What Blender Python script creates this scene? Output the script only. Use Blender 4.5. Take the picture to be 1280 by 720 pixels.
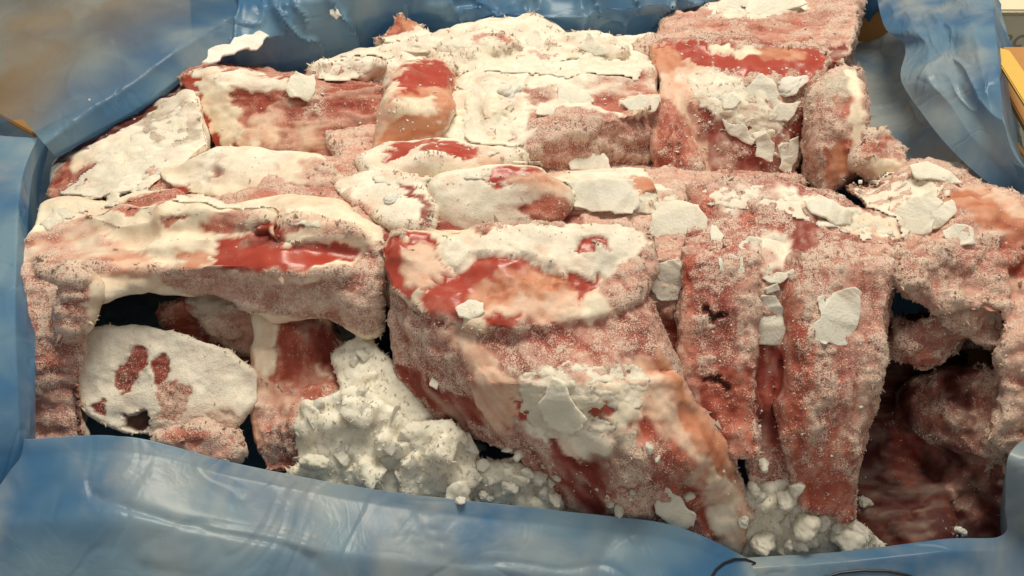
import bpy, bmesh, math, random
import numpy as np
from mathutils import Vector, Matrix
from mathutils.bvhtree import BVHTree
from mathutils.kdtree import KDTree

random.seed(7); rng = np.random.default_rng(7)
for o in list(bpy.data.objects): bpy.data.objects.remove(o)
scene = bpy.context.scene
COL = scene.collection

# ------------------------------------------------------------------ camera
PITCH = math.radians(38); HFOV = math.radians(52); DIST = 0.62
CAM = Vector((0, -0.06 - DIST*math.cos(PITCH), DIST*math.sin(PITCH)))
cd = bpy.data.cameras.new('camera'); cam = bpy.data.objects.new('camera', cd); COL.objects.link(cam)
cd.sensor_width = 36; cd.angle = HFOV; cd.clip_start = 0.02; cd.clip_end = 50
cam.location = CAM; cam.rotation_euler = (math.pi/2 - PITCH, 0, 0)
scene.camera = cam

# ------------------------------------------------------------------ light: an indoor room, soft warm lamps overhead
w = bpy.data.worlds.new('World'); scene.world = w; w.use_nodes = True
w.node_tree.nodes['Background'].inputs[0].default_value = (1.0, 0.95, 0.86, 1)
w.node_tree.nodes['Background'].inputs[1].default_value = 0.41
def area(name, loc, target, size, power, col):
    l = bpy.data.lights.new(name, 'AREA'); l.shape = 'RECTANGLE'; l.size = size[0]; l.size_y = size[1]
    l.energy = power; l.color = col
    o = bpy.data.objects.new(name, l); COL.objects.link(o); o.location = loc
    o.rotation_euler = (Vector(target) - Vector(loc)).to_track_quat('-Z', 'Y').to_euler()
area('ceiling_lamp', (0.15, 0.42, 1.85), (0, 0.02, 0), (0.8, 0.7), 40, (1.0, 0.93, 0.77))
vs = scene.view_settings
vs.view_transform = 'Standard'; vs.look = 'None'; vs.exposure = 0.0; vs.gamma = 1.0; vs.use_curve_mapping = False

# ------------------------------------------------------------------ where a point of the place is
FPX = 640/math.tan(HFOV/2)
def ray(px, py):
    x = (px-640)/FPX; u = -(py-360)/FPX
    f = Vector((0, math.cos(PITCH), -math.sin(PITCH))); up = Vector((0, math.sin(PITCH), math.cos(PITCH)))
    return (f + Vector((x, 0, 0)) + up*u)
def Pz(px, py, zc):
    d = ray(px, py); return CAM + d*((zc*0.01 - CAM.z)/d.z)
def Py(px, py, yc):
    d = ray(px, py); return CAM + d*((yc*0.01 - CAM.y)/d.y)
def P(t):
    return Py(t[0], t[1], t[3]) if t[2] == 'y' else Pz(t[0], t[1], t[2])

# ------------------------------------------------------------------ noise
def _h(ix, iy, iz, s):
    n = (ix.astype(np.int64)*73856093) ^ (iy.astype(np.int64)*19349663) ^ (iz.astype(np.int64)*83492791) ^ (s*2654435761)
    n = (n ^ (n >> 13))*1274126177 & 0x7fffffff
    n = (n ^ (n >> 15))*668265263 & 0x7fffffff
    return (n ^ (n >> 14)).astype(np.float64) % 65536/32768.0 - 1
def vn(p, cell, seed=0):
    q = p/cell; i = np.floor(q); f = q - i; f = f*f*f*(f*(f*6-15)+10); i = i.astype(np.int64)
    r = 0
    for a in (0, 1):
        wa = f[:,0] if a else 1-f[:,0]
        for b in (0, 1):
            wb = f[:,1] if b else 1-f[:,1]
            for c in (0, 1):
                wc = f[:,2] if c else 1-f[:,2]
                r = r + wa*wb*wc*_h(i[:,0]+a, i[:,1]+b, i[:,2]+c, seed)
    return r
def fbm(p, cell, seed=0, oct=3, gain=.5):
    r = 0; a = 1
    for k in range(oct):
        r = r + a*vn(p + k*0.0137, cell/2**k, seed+k); a *= gain
    return r

# ------------------------------------------------------------------ materials
class N:
    def __init__(s, name):
        s.m = bpy.data.materials.new(name); s.m.use_nodes = True; s.t = s.m.node_tree
        s.t.nodes.clear(); s.out = s.add('ShaderNodeOutputMaterial')
    def add(s, k, **kw):
        n = s.t.nodes.new(k)
        for a, b in kw.items():
            if hasattr(n, a): setattr(n, a, b)
        return n
    def set(s, sock, v):
        if isinstance(v, bpy.types.NodeSocket): s.t.links.new(v, sock)
        else: sock.default_value = v
    def math(s, op, a, b=0.0, c=0.0, clamp=False):
        n = s.add('ShaderNodeMath', operation=op, use_clamp=clamp)
        for k, v in enumerate((a, b, c)): s.set(n.inputs[k], v)
        return n.outputs[0]
    def mix(s, f, a, b):
        n = s.add('ShaderNodeMix', data_type='RGBA'); s.set(n.inputs[0], f)
        s.set(n.inputs[6], a if isinstance(a, bpy.types.NodeSocket) else (*a, 1)); s.set(n.inputs[7], b if isinstance(b, bpy.types.NodeSocket) else (*b, 1))
        return n.outputs[2]
    def noise(s, scale, detail=3, rough=.55, vec=None, dist=0):
        n = s.add('ShaderNodeTexNoise'); n.inputs['Scale'].default_value = scale; n.inputs['Detail'].default_value = detail
        n.inputs['Roughness'].default_value = rough; n.inputs['Distortion'].default_value = dist
        if vec is None: vec = s.coord()
        s.t.links.new(vec, n.inputs['Vector']); return n.outputs[0]
    def coord(s):
        if not hasattr(s, '_c'): s._c = s.add('ShaderNodeTexCoord').outputs['Object']
        return s._c
    def ramp(s, v, lo, hi):
        n = s.add('ShaderNodeMapRange'); n.interpolation_type = 'SMOOTHSTEP'; s.set(n.inputs[0], v)
        s.set(n.inputs[1], lo); s.set(n.inputs[2], hi); return n.outputs[0]
    def attr(s, name): return s.add('ShaderNodeAttribute', attribute_name=name)
    def bump(s, h, strength, dist, nrm=None):
        b = s.add('ShaderNodeBump'); s.set(b.inputs['Strength'], strength); b.inputs['Distance'].default_value = dist
        s.set(b.inputs['Height'], h)
        if nrm is not None: s.set(b.inputs['Normal'], nrm)
        return b.outputs[0]
    def bsdf(s, **kw):
        n = s.add('ShaderNodeBsdfPrincipled')
        for k, v in kw.items():
            s.set(n.inputs[k.replace('_', ' ')], (*v, 1) if isinstance(v, tuple) and len(v) == 3 and 'Radius' not in k else v)
        return n.outputs[0]
    def done(s, sh): s.t.links.new(sh, s.out.inputs[0]); return s.m

def mat_flesh():
    n = N('frozen_flesh'); col = n.attr('col').outputs['Color']
    sp = n.add('ShaderNodeSeparateColor'); n.t.links.new(n.attr('prop').outputs['Color'], sp.inputs[0])
    wet, fro = sp.outputs[0], sp.outputs[1]
    big = n.noise(70, 4, .6, dist=.6); fine = n.noise(420, 4, .7); grain = n.noise(1300, 2, .6)
    base = n.mix(n.ramp(big, .35, .7), col, n.mix(.32, col, n.mix(.5, (.42, .12, .06), col)))
    hsv = n.add('ShaderNodeHueSaturation'); n.set(hsv.inputs['Color'], base)
    n.set(hsv.inputs['Value'], n.math('MULTIPLY_ADD', fine, n.math('MULTIPLY_ADD', fro, .5, .25), n.math('MULTIPLY_ADD', fro, -.25, .875))); base = hsv.outputs[0]
    # hoar frost: fine pale grains that gather in patches
    g = n.math('MULTIPLY_ADD', grain, .75, n.math('MULTIPLY', fine, .35))
    thr = n.math('MULTIPLY_ADD', fro, -.42, .84)
    f = n.ramp(n.math('SUBTRACT', g, thr), -.05, .07)
    base = n.mix(n.math('MULTIPLY', f, .8), base, (.76, .63, .51))
    dry = n.math('SUBTRACT', 1.0, wet)
    rough = n.math('MULTIPLY_ADD', dry, .46, .23)
    b1 = n.bump(fine, n.math('MULTIPLY_ADD', fro, .45, .07), .0022)
    b2 = n.bump(grain, n.math('MULTIPLY_ADD', fro, .7, .05), .001, b1)
    return n.done(n.bsdf(Base_Color=base, Roughness=rough, Normal=b2, Specular_IOR_Level=n.math('MULTIPLY_ADD', wet, .3, .15),
                         Sheen_Weight=n.math('MULTIPLY', fro, .25), Sheen_Roughness=.4, Sheen_Tint=(1., .92, .8)))
def mat_crystal():
    n = N('hoar_frost'); c = n.attr('col').outputs['Color']
    d = n.add('ShaderNodeBsdfDiffuse'); n.set(d.inputs[0], c)
    t = n.add('ShaderNodeBsdfTranslucent'); n.set(t.inputs[0], c)
    m = n.add('ShaderNodeMixShader'); m.inputs[0].default_value = .35
    n.t.links.new(d.outputs[0], m.inputs[1]); n.t.links.new(t.outputs[0], m.inputs[2])
    return n.done(m.outputs[0])
def mat_ice(name, ca, cb, rough=.5, sss=.35, sc=60, tw=0.0):
    n = N(name); a = n.noise(sc, 5, .65); f = n.noise(500, 3, .7)
    c = n.mix(n.ramp(a, .35, .68), ca, cb)
    bp = n.bump(n.noise(1100, 2, .6), .35, .0006, n.bump(f, .45, .0010, n.bump(a, .3, .003)))
    return n.done(n.bsdf(Base_Color=c, Roughness=rough, Normal=bp, Specular_IOR_Level=.5, Subsurface_Weight=sss,
                         Subsurface_Radius=(.010, .009, .007), Subsurface_Scale=1.0, Transmission_Weight=tw, IOR=1.2))
def mat_film():
    n = N('blue_film'); sp = n.add('ShaderNodeSeparateColor'); n.t.links.new(n.attr('prop').outputs['Color'], sp.inputs[0])
    fro, clear = sp.outputs[0], sp.outputs[1]
    a = n.noise(13, 2, .5, dist=.3); f = n.noise(22, 3, .55, dist=.5)
    blue = n.mix(n.ramp(a, .36, .64), (.08, .235, .45), (.28, .45, .58))
    milky = n.ramp(n.math('ADD', f, n.math('MULTIPLY', fro, .55)), .5, 1.15)
    c = n.mix(n.math('MULTIPLY', milky, .85), blue, (.58, .60, .56))
    cr = n.math('ABSOLUTE', n.math('SUBTRACT', n.noise(9, 3, .55, dist=1.2), .5)); crs = n.ramp(cr, .0, .035)
    cr2 = n.math('ABSOLUTE', n.math('SUBTRACT', n.noise(26, 3, .5, dist=.8), .5)); crs2 = n.ramp(cr2, .0, .05)
    bp = n.bump(crs, .16, .004, n.bump(crs2, .06, .002, n.bump(n.noise(130, 3, .5), .10, .002)))
    p = n.bsdf(Base_Color=c, Roughness=.34, Specular_IOR_Level=.5, Normal=bp)
    tl = n.add('ShaderNodeBsdfTranslucent'); n.set(tl.inputs[0], c); n.set(tl.inputs['Normal'], bp)
    m1 = n.add('ShaderNodeMixShader'); m1.inputs[0].default_value = .45
    n.t.links.new(p, m1.inputs[1]); n.t.links.new(tl.outputs[0], m1.inputs[2])
    tr = n.add('ShaderNodeBsdfTransparent'); tr.inputs[0].default_value = (.74, .82, .88, 1)
    m2 = n.add('ShaderNodeMixShader'); n.set(m2.inputs[0], n.math('MULTIPLY', n.math('MULTIPLY_ADD', clear, .78, .08), n.math('SUBTRACT', 1.0, n.math('MULTIPLY', milky, .6))))
    n.t.links.new(m1.outputs[0], m2.inputs[1]); n.t.links.new(tr.outputs[0], m2.inputs[2])
    return n.done(m2.outputs[0])
def mat_card(name, ca, cb):
    n = N(name); a = n.noise(18, 5, .6)
    mp = n.add('ShaderNodeMapping'); mp.inputs['Scale'].default_value = (1, 1, 12); n.t.links.new(n.coord(), mp.inputs[0])
    f = n.noise(120, 4, .6, mp.outputs[0])
    c = n.mix(n.math('MULTIPLY_ADD', f, .5, n.math('MULTIPLY', a, .5)), ca, cb)
    return n.done(n.bsdf(Base_Color=c, Roughness=.75, Specular_IOR_Level=.2, Normal=n.bump(f, .2, .001)))
def mat_plain(name, c, r=.6):
    n = N(name); a = n.noise(90, 3, .6)
    return n.done(n.bsdf(Base_Color=n.mix(a, tuple(x*.8 for x in c), tuple(min(1, x*1.2) for x in c)), Roughness=r))
M = dict(flesh=mat_flesh(), crystal=mat_crystal(), film=mat_film(),
         flake=mat_ice('ice_flake', (.90, .84, .69), (.84, .77, .61), .4, .35, 60, .06), lump=mat_ice('ice_lump', (.90, .85, .72), (.72, .67, .55), .42, .4, 45, .03),
         grey_ice=mat_ice('grey_ice', (.66, .64, .57), (.48, .47, .42), .5, .4), snow=mat_ice('snow', (.86, .83, .74), (.78, .73, .62), .7),
         card=mat_card('brown_cardboard', (.42, .19, .06), (.54, .28, .10)), yellow=mat_card('yellow_cardboard', (.62, .38, .08), (.72, .47, .12)),
         cream=mat_card('cream_cardboard', (.66, .60, .42), (.74, .68, .50)), ink=mat_plain('grey_ink', (.30, .27, .20)), black=mat_plain('line_black', (.012, .014, .018), .35),
         crust=mat_ice('snow_crust', (.86, .78, .62), (.80, .68, .53), .55, .4, 150), floor=mat_plain('concrete', (.28, .26, .23), .8))

# ------------------------------------------------------------------ object helpers
def link(o, parent=None):
    COL.objects.link(o)
    if parent is not None: o.parent = parent
    return o
def empty(name, label, cat, loc, group=None):
    o = bpy.data.objects.new(name, None); o.empty_display_size = .02; o.location = loc
    o['label'] = label; o['category'] = cat
    if group: o['group'] = group
    return link(o)
def np_mesh(name, v, f, mat, nrm=None, smooth=True, attrs=None):
    """v (N,3), f (M,k) with constant k"""
    me = bpy.data.meshes.new(name); n, m, k = len(v), len(f), f.shape[1]
    me.vertices.add(n); me.vertices.foreach_set('co', v.astype(np.float32).ravel())
    me.loops.add(m*k); me.loops.foreach_set('vertex_index', f.astype(np.int32).ravel())
    me.polygons.add(m); me.polygons.foreach_set('loop_start', np.arange(0, m*k, k, dtype=np.int32))
    me.polygons.foreach_set('loop_total', np.full(m, k, np.int32))
    me.update(calc_edges=True); me.validate()
    me.polygons.foreach_set('use_smooth', np.full(len(me.polygons), smooth))
    for an, av in (attrs or {}).items():
        a = me.attributes.new(an, 'FLOAT_COLOR', 'POINT')
        a.data.foreach_set('color', np.concatenate([av, np.ones((n, 1))], 1).astype(np.float32).ravel())
    if nrm is not None: me.normals_split_custom_set_from_vertices(nrm.tolist())
    me.materials.append(mat); return me
def get(me):
    v = np.empty(len(me.vertices)*3); me.vertices.foreach_get('co', v); v = v.reshape(-1, 3)
    li = np.empty(len(me.loops), np.int32); me.loops.foreach_get('vertex_index', li)
    lt = np.empty(len(me.polygons), np.int32); me.polygons.foreach_get('loop_total', lt)
    if len(lt) and (lt == 4).all(): return v, li.reshape(-1, 4)
    me.calc_loop_triangles(); t = np.empty(len(me.loop_triangles)*3, np.int32); me.loop_triangles.foreach_get('vertices', t)
    return v, t.reshape(-1, 3)
def normals(v, f):
    n = np.zeros_like(v); a = v[f[:,1]] - v[f[:,0]]; b = v[f[:,-1]] - v[f[:,0]]
    fn = np.cross(a, b)
    for k in range(f.shape[1]): np.add.at(n, f[:,k], fn)
    return n/np.maximum(np.linalg.norm(n, axis=1, keepdims=True), 1e-12), fn
DIRS = [Vector(d).normalized() for d in ((1,0,0),(-1,0,0),(0,1,0),(0,-1,0),(0,0,1),(0,0,-1),(1,1,1),(1,1,-1),(1,-1,1),(1,-1,-1),(-1,1,1),(-1,1,-1),(-1,-1,1),(-1,-1,-1),
        (1,1,0),(1,-1,0),(-1,1,0),(-1,-1,0),(1,0,1),(-1,0,1),(0,1,1),(0,-1,1))]
def remesh(bm, voxel, smooth):
    me = bpy.data.meshes.new('t'); bm.to_mesh(me); bm.free()
    o = bpy.data.objects.new('t', me); COL.objects.link(o)
    r = o.modifiers.new('r', 'REMESH'); r.mode = 'VOXEL'; r.voxel_size = voxel; r.adaptivity = 0
    s = o.modifiers.new('s', 'SMOOTH'); s.factor = .5; s.iterations = smooth
    dg = bpy.context.evaluated_depsgraph_get(); ev = o.evaluated_get(dg); m2 = ev.to_mesh(); v, f = get(m2); ev.to_mesh_clear()
    bpy.data.objects.remove(o); bpy.data.meshes.remove(me)
    return v, f
def solid(hulls, voxel, smooth):
    """union of convex hulls of 3-D balls (point, radius), remeshed into one skin"""
    bm = bmesh.new()
    for h in hulls:
        tmp = bmesh.new()
        for p, r in h:
            if r <= 0: tmp.verts.new(p)
            else:
                for d in DIRS: tmp.verts.new(p + d*r)
        bmesh.ops.remove_doubles(tmp, verts=tmp.verts, dist=1e-5)
        res = bmesh.ops.convex_hull(tmp, input=tmp.verts, use_existing_faces=False)
        bmesh.ops.delete(tmp, geom=[g for g in res['geom_interior'] if isinstance(g, bmesh.types.BMVert)], context='VERTS')
        bmesh.ops.recalc_face_normals(tmp, faces=tmp.faces)
        me = bpy.data.meshes.new('t'); tmp.to_mesh(me); tmp.free(); bm.from_mesh(me); bpy.data.meshes.remove(me)
    return remesh(bm, voxel, smooth)
def hull(*pts, r=.3):
    """pts: (px,py,z cm[,r]) on the level z, or (px,py,'y',y cm[,r]) on the upright plane y"""
    out = []
    for t in pts:
        k = 4 if t[2] == 'y' else 3
        out.append((P(t), (t[k] if len(t) > k else r)*.01))
    return out
def slab(top, drop, inset=.92, r=.3, extra=()):
    pts = [P(t) for t in top]; c = sum(pts, Vector())/len(pts)
    out = [(p, r*.01) for p in pts]
    for p in pts:
        q = c + (p-c)*inset; q.z = p.z - drop*.01; out.append((q, r*.01))
    return out + hull(*extra, r=r)
SOLIDS = []   # (BVH, owner) of everything solid, to lay flakes on
def inpoly(px, py, poly):
    x = np.array([p[0] for p in poly]); y = np.array([p[1] for p in poly]); r = np.zeros(len(px), bool); j = len(x)-1
    for i in range(len(x)):
        c = ((y[i] > py) != (y[j] > py)) & (px < (x[j]-x[i])*(py-y[i])/(y[j]-y[i]+1e-9)+x[i]); r ^= c; j = i
    return r
def disc(x, y, r, ry=None, n=10): ry = ry or r; return [(x+r*math.cos(6.2832*k/n), y+ry*math.sin(6.2832*k/n)) for k in range(n)]
# name: (colour, wet, frost, part name)
PAL = dict(fat=((.84, .75, .58), .25, .08, 'fat'), white=((.86, .80, .67), .05, .30, 'frosted_fat'), red=((.39, .048, .028), .9, .0, 'lean_meat'),
           meat=((.46, .125, .08), .25, .6, 'lean_meat'), frosty=((.43, .145, .115), .05, .76, 'frosted_meat'), deep=((.25, .045, .033), .3, .42, 'lean_meat'),
           dark=((.04, .012, .01), .2, .0, 'slit'), pink=((.60, .335, .265), .05, .64, 'frosted_meat'), orange=((.58, .25, .14), .45, .25, 'cartilage'),
           peach=((.73, .50, .37), .35, .3, 'cartilage'), brown=((.40, .18, .14), .05, .66, 'frosted_meat'), grey=((.46, .41, .33), 0, .5, 'frosted_fat'),
           shade_maroon=((.075, .017, .015), .2, .12, 'shaded_meat'), skin=((.10, .025, .02), .4, .1, 'skin'))  # near-black red: meat colour darkened to carry the right hollow's shade
# how far such a patch stands proud of or sinks into its surroundings, in metres
REL = dict(shade_maroon=-.0004, fat=.0005, white=.0006, red=-.0009, meat=-.0005, frosty=-.0003, deep=-.0008, dark=-.0035, pink=.0004, orange=-.0002, peach=.0004, brown=-.0008, grey=.0004, skin=-.0005)
SF = dict(red=.2, fat=.45, white=.45, orange=.5, peach=.7, grey=.6)
def crystals(v, f, fn, fro, col, dens, size, upmin=.12):
    """tiny upright blades of hoar frost on the skin"""
    ar = np.linalg.norm(fn, axis=1)*(.5 if f.shape[1] == 3 else 1.0)
    ff = fro[f].mean(1); nz = fn[:,2]/np.maximum(np.linalg.norm(fn, axis=1), 1e-12); ny = -fn[:,1]/np.maximum(np.linalg.norm(fn, axis=1), 1e-12)
    wgt = ar*np.clip(ff, 0, 1)**1.3*(np.maximum(nz, ny) > upmin)
    n = int(wgt.sum()*dens*.85e4)
    if n < 5: return None
    idx = rng.choice(len(f), n, p=wgt/wgt.sum())
    u = rng.random((n, f.shape[1])) + .05; u /= u.sum(1, keepdims=True)
    p = (v[f[idx]]*u[:,:,None]).sum(1); nn = fn[idx]/np.maximum(np.linalg.norm(fn[idx], axis=1, keepdims=True), 1e-12)
    d = nn + rng.normal(0, .8, (n, 3)); d /= np.linalg.norm(d, axis=1, keepdims=True)
    s = np.cross(d, rng.normal(0, 1, (n, 3))); s /= np.linalg.norm(s, axis=1, keepdims=True); t = np.cross(d, s)
    L = size*(.4 + rng.gamma(2., .35, n))[:,None]; W = L*rng.uniform(.45, .9, (n, 1))
    p = p - nn*.0003
    a = p + s*W*.5; b = p - s*W*.5; c = p + t*W*.5; e = p + d*L
    V = np.stack([a, b, c, e], 1).reshape(-1, 3); k = np.arange(n)[:,None]*4
    F = np.concatenate([k+[0,1,3], k+[1,2,3], k+[2,0,3]])
    cc = (col[f[idx]]*u[:,:,None]).sum(1); mixf = rng.uniform(.3, .9, (n, 1))
    cc = cc*(1-mixf) + np.array([.78, .67, .56])*mixf
    return V, F, np.repeat(cc, 4, 0)
def meat(name, label, cat, hulls, base, paints=(), smooth=10, voxel=.00185, lump=(.0030, .026), mid=(.0007, .006), fine=(.0005, .0028), frost=1.0, dens=72, size=.00065, group=None, crust=1.0, fib=(1, .15, -.1), streak=1.0):
    seed = sum(ord(c) for c in label) % 997
    v, f = solid(hulls, voxel, max(2, smooth//2))
    n, _ = normals(v, f)
    v = v + n*(fbm(v, lump[1]*2.2, seed+3, 2)*lump[0]*1.5)[:,None]; n, _ = normals(v, f)
    v = v + n*(fbm(v, lump[1], seed, 3)*lump[0]*.8)[:,None]
    n, _ = normals(v, f)
    nv = len(v); bvh = BVHTree.FromPolygons(v.tolist(), f.tolist())
    # colours of the stuff itself
    bc, bw, bf, _ = PAL[base]
    col = np.tile(np.array(bc), (nv, 1)); wet = np.full(nv, bw); fro = np.full(nv, bf*frost); pid = np.zeros(nv, int)
    blot = fbm(v, .018, seed+20, 3); sf = np.full(nv, SF.get(base, 1.0))
    def lay(m, k):
        nonlocal wet, fro
        c, w_, f_, _ = PAL[k]
        sf[:] = sf*(1-m) + SF.get(k, 1.0)*m
        col[:] = col*(1-m[:,None]) + np.array(c)*m[:,None]; wet = wet*(1-m)+w_*m; fro = fro*(1-m)+f_*frost*m
    wv = v + np.stack([vn(v, .009, seed+31), vn(v, .009, seed+32), vn(v, .009, seed+33)], 1)*.0032 + np.stack([vn(v, .0035, seed+34), vn(v, .0035, seed+35), vn(v, .0035, seed+36)], 1)*.0016
    # the grain of the flesh
    fd = Vector(fib).normalized(); e1 = fd.cross(Vector((.3, .5, .8))).normalized(); e2 = fd.cross(e1)
    q = v @ np.array([e1, e2, fd]).T; q[:,2] /= 9
    q = q + np.stack([vn(v, .03, seed+71), vn(v, .03, seed+72), np.zeros(nv)], 1)*.003
    sk = fbm(q, .0065, seed+73, 3, .6); sk2 = vn(q, .010, seed+77)
    wp = wv - v + np.array(fd)*(vn(q, .004, seed+78)*.006*min(1, streak))[:,None]; wp = wp - n*(wp*n).sum(1, keepdims=True); wv = v + wp
    parts = ['flesh']; relief = np.zeros(nv)
    for pt in paints:
        k, poly = pt[0], pt[1]; soft = pt[2] if len(pt) > 2 else 0; amt = pt[3] if len(pt) > 3 else 1.0
        xs = [p[0] for p in poly]; ys = [p[1] for p in poly]
        gx, gy = np.meshgrid(np.arange(min(xs)-1, max(xs)+2, 3.), np.arange(min(ys)-1, max(ys)+2, 3.)); gx = gx.ravel(); gy = gy.ravel()
        ok = inpoly(gx, gy, poly); pts = []
        for x, y in zip(gx[ok], gy[ok]):
            h = bvh.ray_cast(CAM, ray(x, y).normalized())[0]
            if h: pts.append(h)
        if not pts: print('PAINT MISS', label, k, poly[:2]); continue
        kd = KDTree(len(pts))
        for i, p in enumerate(pts): kd.insert(p, i)
        kd.balance()
        pa = np.array(pts); lo = pa.min(0)-.012; hi = pa.max(0)+.012
        cand = np.where(((wv > lo) & (wv < hi)).all(1))[0]
        dd = np.array([kd.find(p)[2] for p in wv[cand]])
        m = np.zeros(nv); m[cand] = np.clip(1 - (dd-.0018)/(.0012+soft*.012), 0, 1)
        m = m*m*(3-2*m)
        if amt < 1: m = m*np.clip(amt + blot*.9, 0, 1)
        lay(m, k); relief += m*(pt[4] if len(pt) > 4 else REL[k])
        if len(pts) > 60 and amt >= 1:
            parts.append(PAL[k][3]); pid[m > .5] = len(parts)-1
    # relief: rough where frosted, smooth where the fat is bare, sleek where wet
    # crusts of ice with ragged low steps
    cr = fbm(v*[1, 1.3, 1], .016, seed+60, 3); st = np.clip((cr+.1)/.10, 0, 1); st2 = np.clip((cr-.42)/.08, 0, 1)
    cm = np.clip(fro*1.4, 0, 1)*(wet < .3)*crust
    lite = np.clip((col[:,1]-.38)/.25, 0, 1); cm = cm*(.6-.15*lite)
    v = v + n*(relief + cm*(st*.0014 + st2*.0014 - .0010))[:,None]
    # frost gathers on edges and crests, meat shows in the hollows
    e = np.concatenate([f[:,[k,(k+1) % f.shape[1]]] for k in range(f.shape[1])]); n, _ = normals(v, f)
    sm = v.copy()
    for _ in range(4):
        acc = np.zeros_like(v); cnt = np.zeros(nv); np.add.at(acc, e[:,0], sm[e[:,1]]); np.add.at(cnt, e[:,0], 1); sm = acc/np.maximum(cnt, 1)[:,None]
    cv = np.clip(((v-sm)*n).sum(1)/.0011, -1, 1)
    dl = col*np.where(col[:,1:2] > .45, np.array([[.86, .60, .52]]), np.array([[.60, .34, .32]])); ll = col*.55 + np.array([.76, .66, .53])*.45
    a_ = np.clip(sk*1.1*streak*sf, -1, 1)[:,None]
    col[:] = np.where(a_ > 0, col*(1-a_*.75) + ll*a_*.75, col*(1+a_*.9) - dl*a_*.9)
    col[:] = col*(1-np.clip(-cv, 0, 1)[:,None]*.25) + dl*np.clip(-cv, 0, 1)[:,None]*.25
    fro = np.clip(fro + cv*.35*(wet < .5), 0, 1.2)
    v = v + n*(sk*.0009*streak*(1-.6*wet)*sf)[:,None]
    bare = cm*(1-st)*.35; lay(bare, 'pink' if base in ('white', 'fat', 'pink', 'grey') else 'deep')
    n, _ = normals(v, f)
    kr = np.clip(fro*1.15 + .12, .12, 1)*(1-.75*wet)*(1-.65*lite)
    rd = 1-2*np.abs(fbm(v*[1, 1, .7], mid[1], seed+5, 2))
    v = v + n*((rd*mid[0] + vn(v, fine[1], seed+9)*fine[0])*kr)[:,None]
    n, fn = normals(v, f)
    SOLIDS.append((BVHTree.FromPolygons(v.tolist(), f.tolist()), name))
    vis = blot*.10; col[:] = np.clip(col*(1+vis[:,None]), .005, .9)
    fro = np.clip(fro + fbm(v, .014, seed+40, 2)*.15, 0, 1.2)*np.clip(1-wet*1.1, 0, 1)
# one Empty at the base, parts below it
    org = Vector(((v[:,0].min()+v[:,0].max())/2, (v[:,1].min()+v[:,1].max())/2, v[:,2].min()))
    root = empty(name, label, cat, org, group); lv = v - np.array(org)
    fid = np.median(pid[f], axis=1).astype(int)
    # every patch an object of its own; scraps go back to the flesh
    lab = np.arange(nv); 
    comp = {}
    for i in range(1, len(parts)):
        sel = np.where(fid == i)[0]
        if not len(sel): continue
        lb = np.arange(nv); fs = f[sel]
        while True:
            mn = lb[fs].min(1); old = lb.copy()
            for k in range(f.shape[1]): np.minimum.at(lb, fs[:,k], mn)
            lb = lb[lb]
            if (lb == old).all(): break
        ids = lb[fs[:,0]]
        for j, c in enumerate(np.unique(ids)):
            fc_ = sel[ids == c]
            if len(fc_) < 90: fid[fc_] = 0
            elif j: parts.append(parts[i]); fid[fc_] = len(parts)-1
    prop = np.stack([wet, np.clip(fro, 0, 1), np.zeros(nv)], 1)
    for i, pn in enumerate(parts):
        sel = f[fid == i]
        if not len(sel): continue
        u, inv = np.unique(sel, return_inverse=True)
        me = np_mesh(pn, lv[u], inv.reshape(sel.shape), M['flesh'], n[u], True, dict(col=col[u], prop=prop[u]))
        link(bpy.data.objects.new(pn, me), root)
    c = crystals(lv, f, fn, np.clip(fro-.12, 0, 1)*np.clip(1.35-sf*-.0-col[:,1]*1.25, .25, 1), col, dens, size)
    c2 = crystals(lv, f, fn, np.clip((cv-.25)*1.6, 0, 1)*(fro > .3), col, 30, .0017)   # longer needles on the edges
    if c and c2: c = (np.concatenate([c[0], c2[0]]), np.concatenate([c[1], c2[1]+len(c[0])]), np.concatenate([c[2], c2[2]]))
    if c:
        me = np_mesh('frost', c[0], c[1], M['crystal'], None, False, dict(col=c[2]))
        o = link(bpy.data.objects.new('frost', me), root); o['kind'] = 'stuff'
    return root

# ================================================================== the setting
def box_mesh(name, lo, hi, mat, parent=None, bevel=.001):
    bm = bmesh.new(); bmesh.ops.create_cube(bm, size=1)
    for v_ in bm.verts: v_.co = Vector([lo[i] + (v_.co[i]+.5)*(hi[i]-lo[i]) for i in range(3)])
    if bevel: bmesh.ops.bevel(bm, geom=bm.edges[:], offset=bevel, segments=2, affect='EDGES')
    me = bpy.data.meshes.new(name); bm.to_mesh(me); bm.free(); me.materials.append(mat)
    return link(bpy.data.objects.new(name, me), parent)
fl = box_mesh('floor', (-3, -3, -.27), (3, 3, -.25), M['floor'], bevel=0); fl['kind'] = 'structure'

# carton
carton = empty('carton', 'open brown cardboard carton around the blue liner', 'carton', (0, .05, -.25))
def cbox(name, lo, hi, m='card', rot=None, pivot=None):
    o = box_mesh(name, [0, 0, 0], [hi[i]-lo[i] for i in range(3)], M[m], carton)
    o.location = Vector(lo) - carton.location
    if rot: o.rotation_euler = rot
    return o
cbox('bottom_panel', (-.345, -.185, -.2495), (.345, .345, -.244))
cbox('side_panel', (-.35, -.19, -.243), (-.345, .35, -.06)); cbox('side_panel', (.350, -.19, -.243), (.355, .35, .01))
cbox('side_panel', (-.344, .345, -.243), (.349, .35, .01)); cbox('side_panel', (-.344, -.19, -.243), (.349, -.185, -.17))

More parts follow.
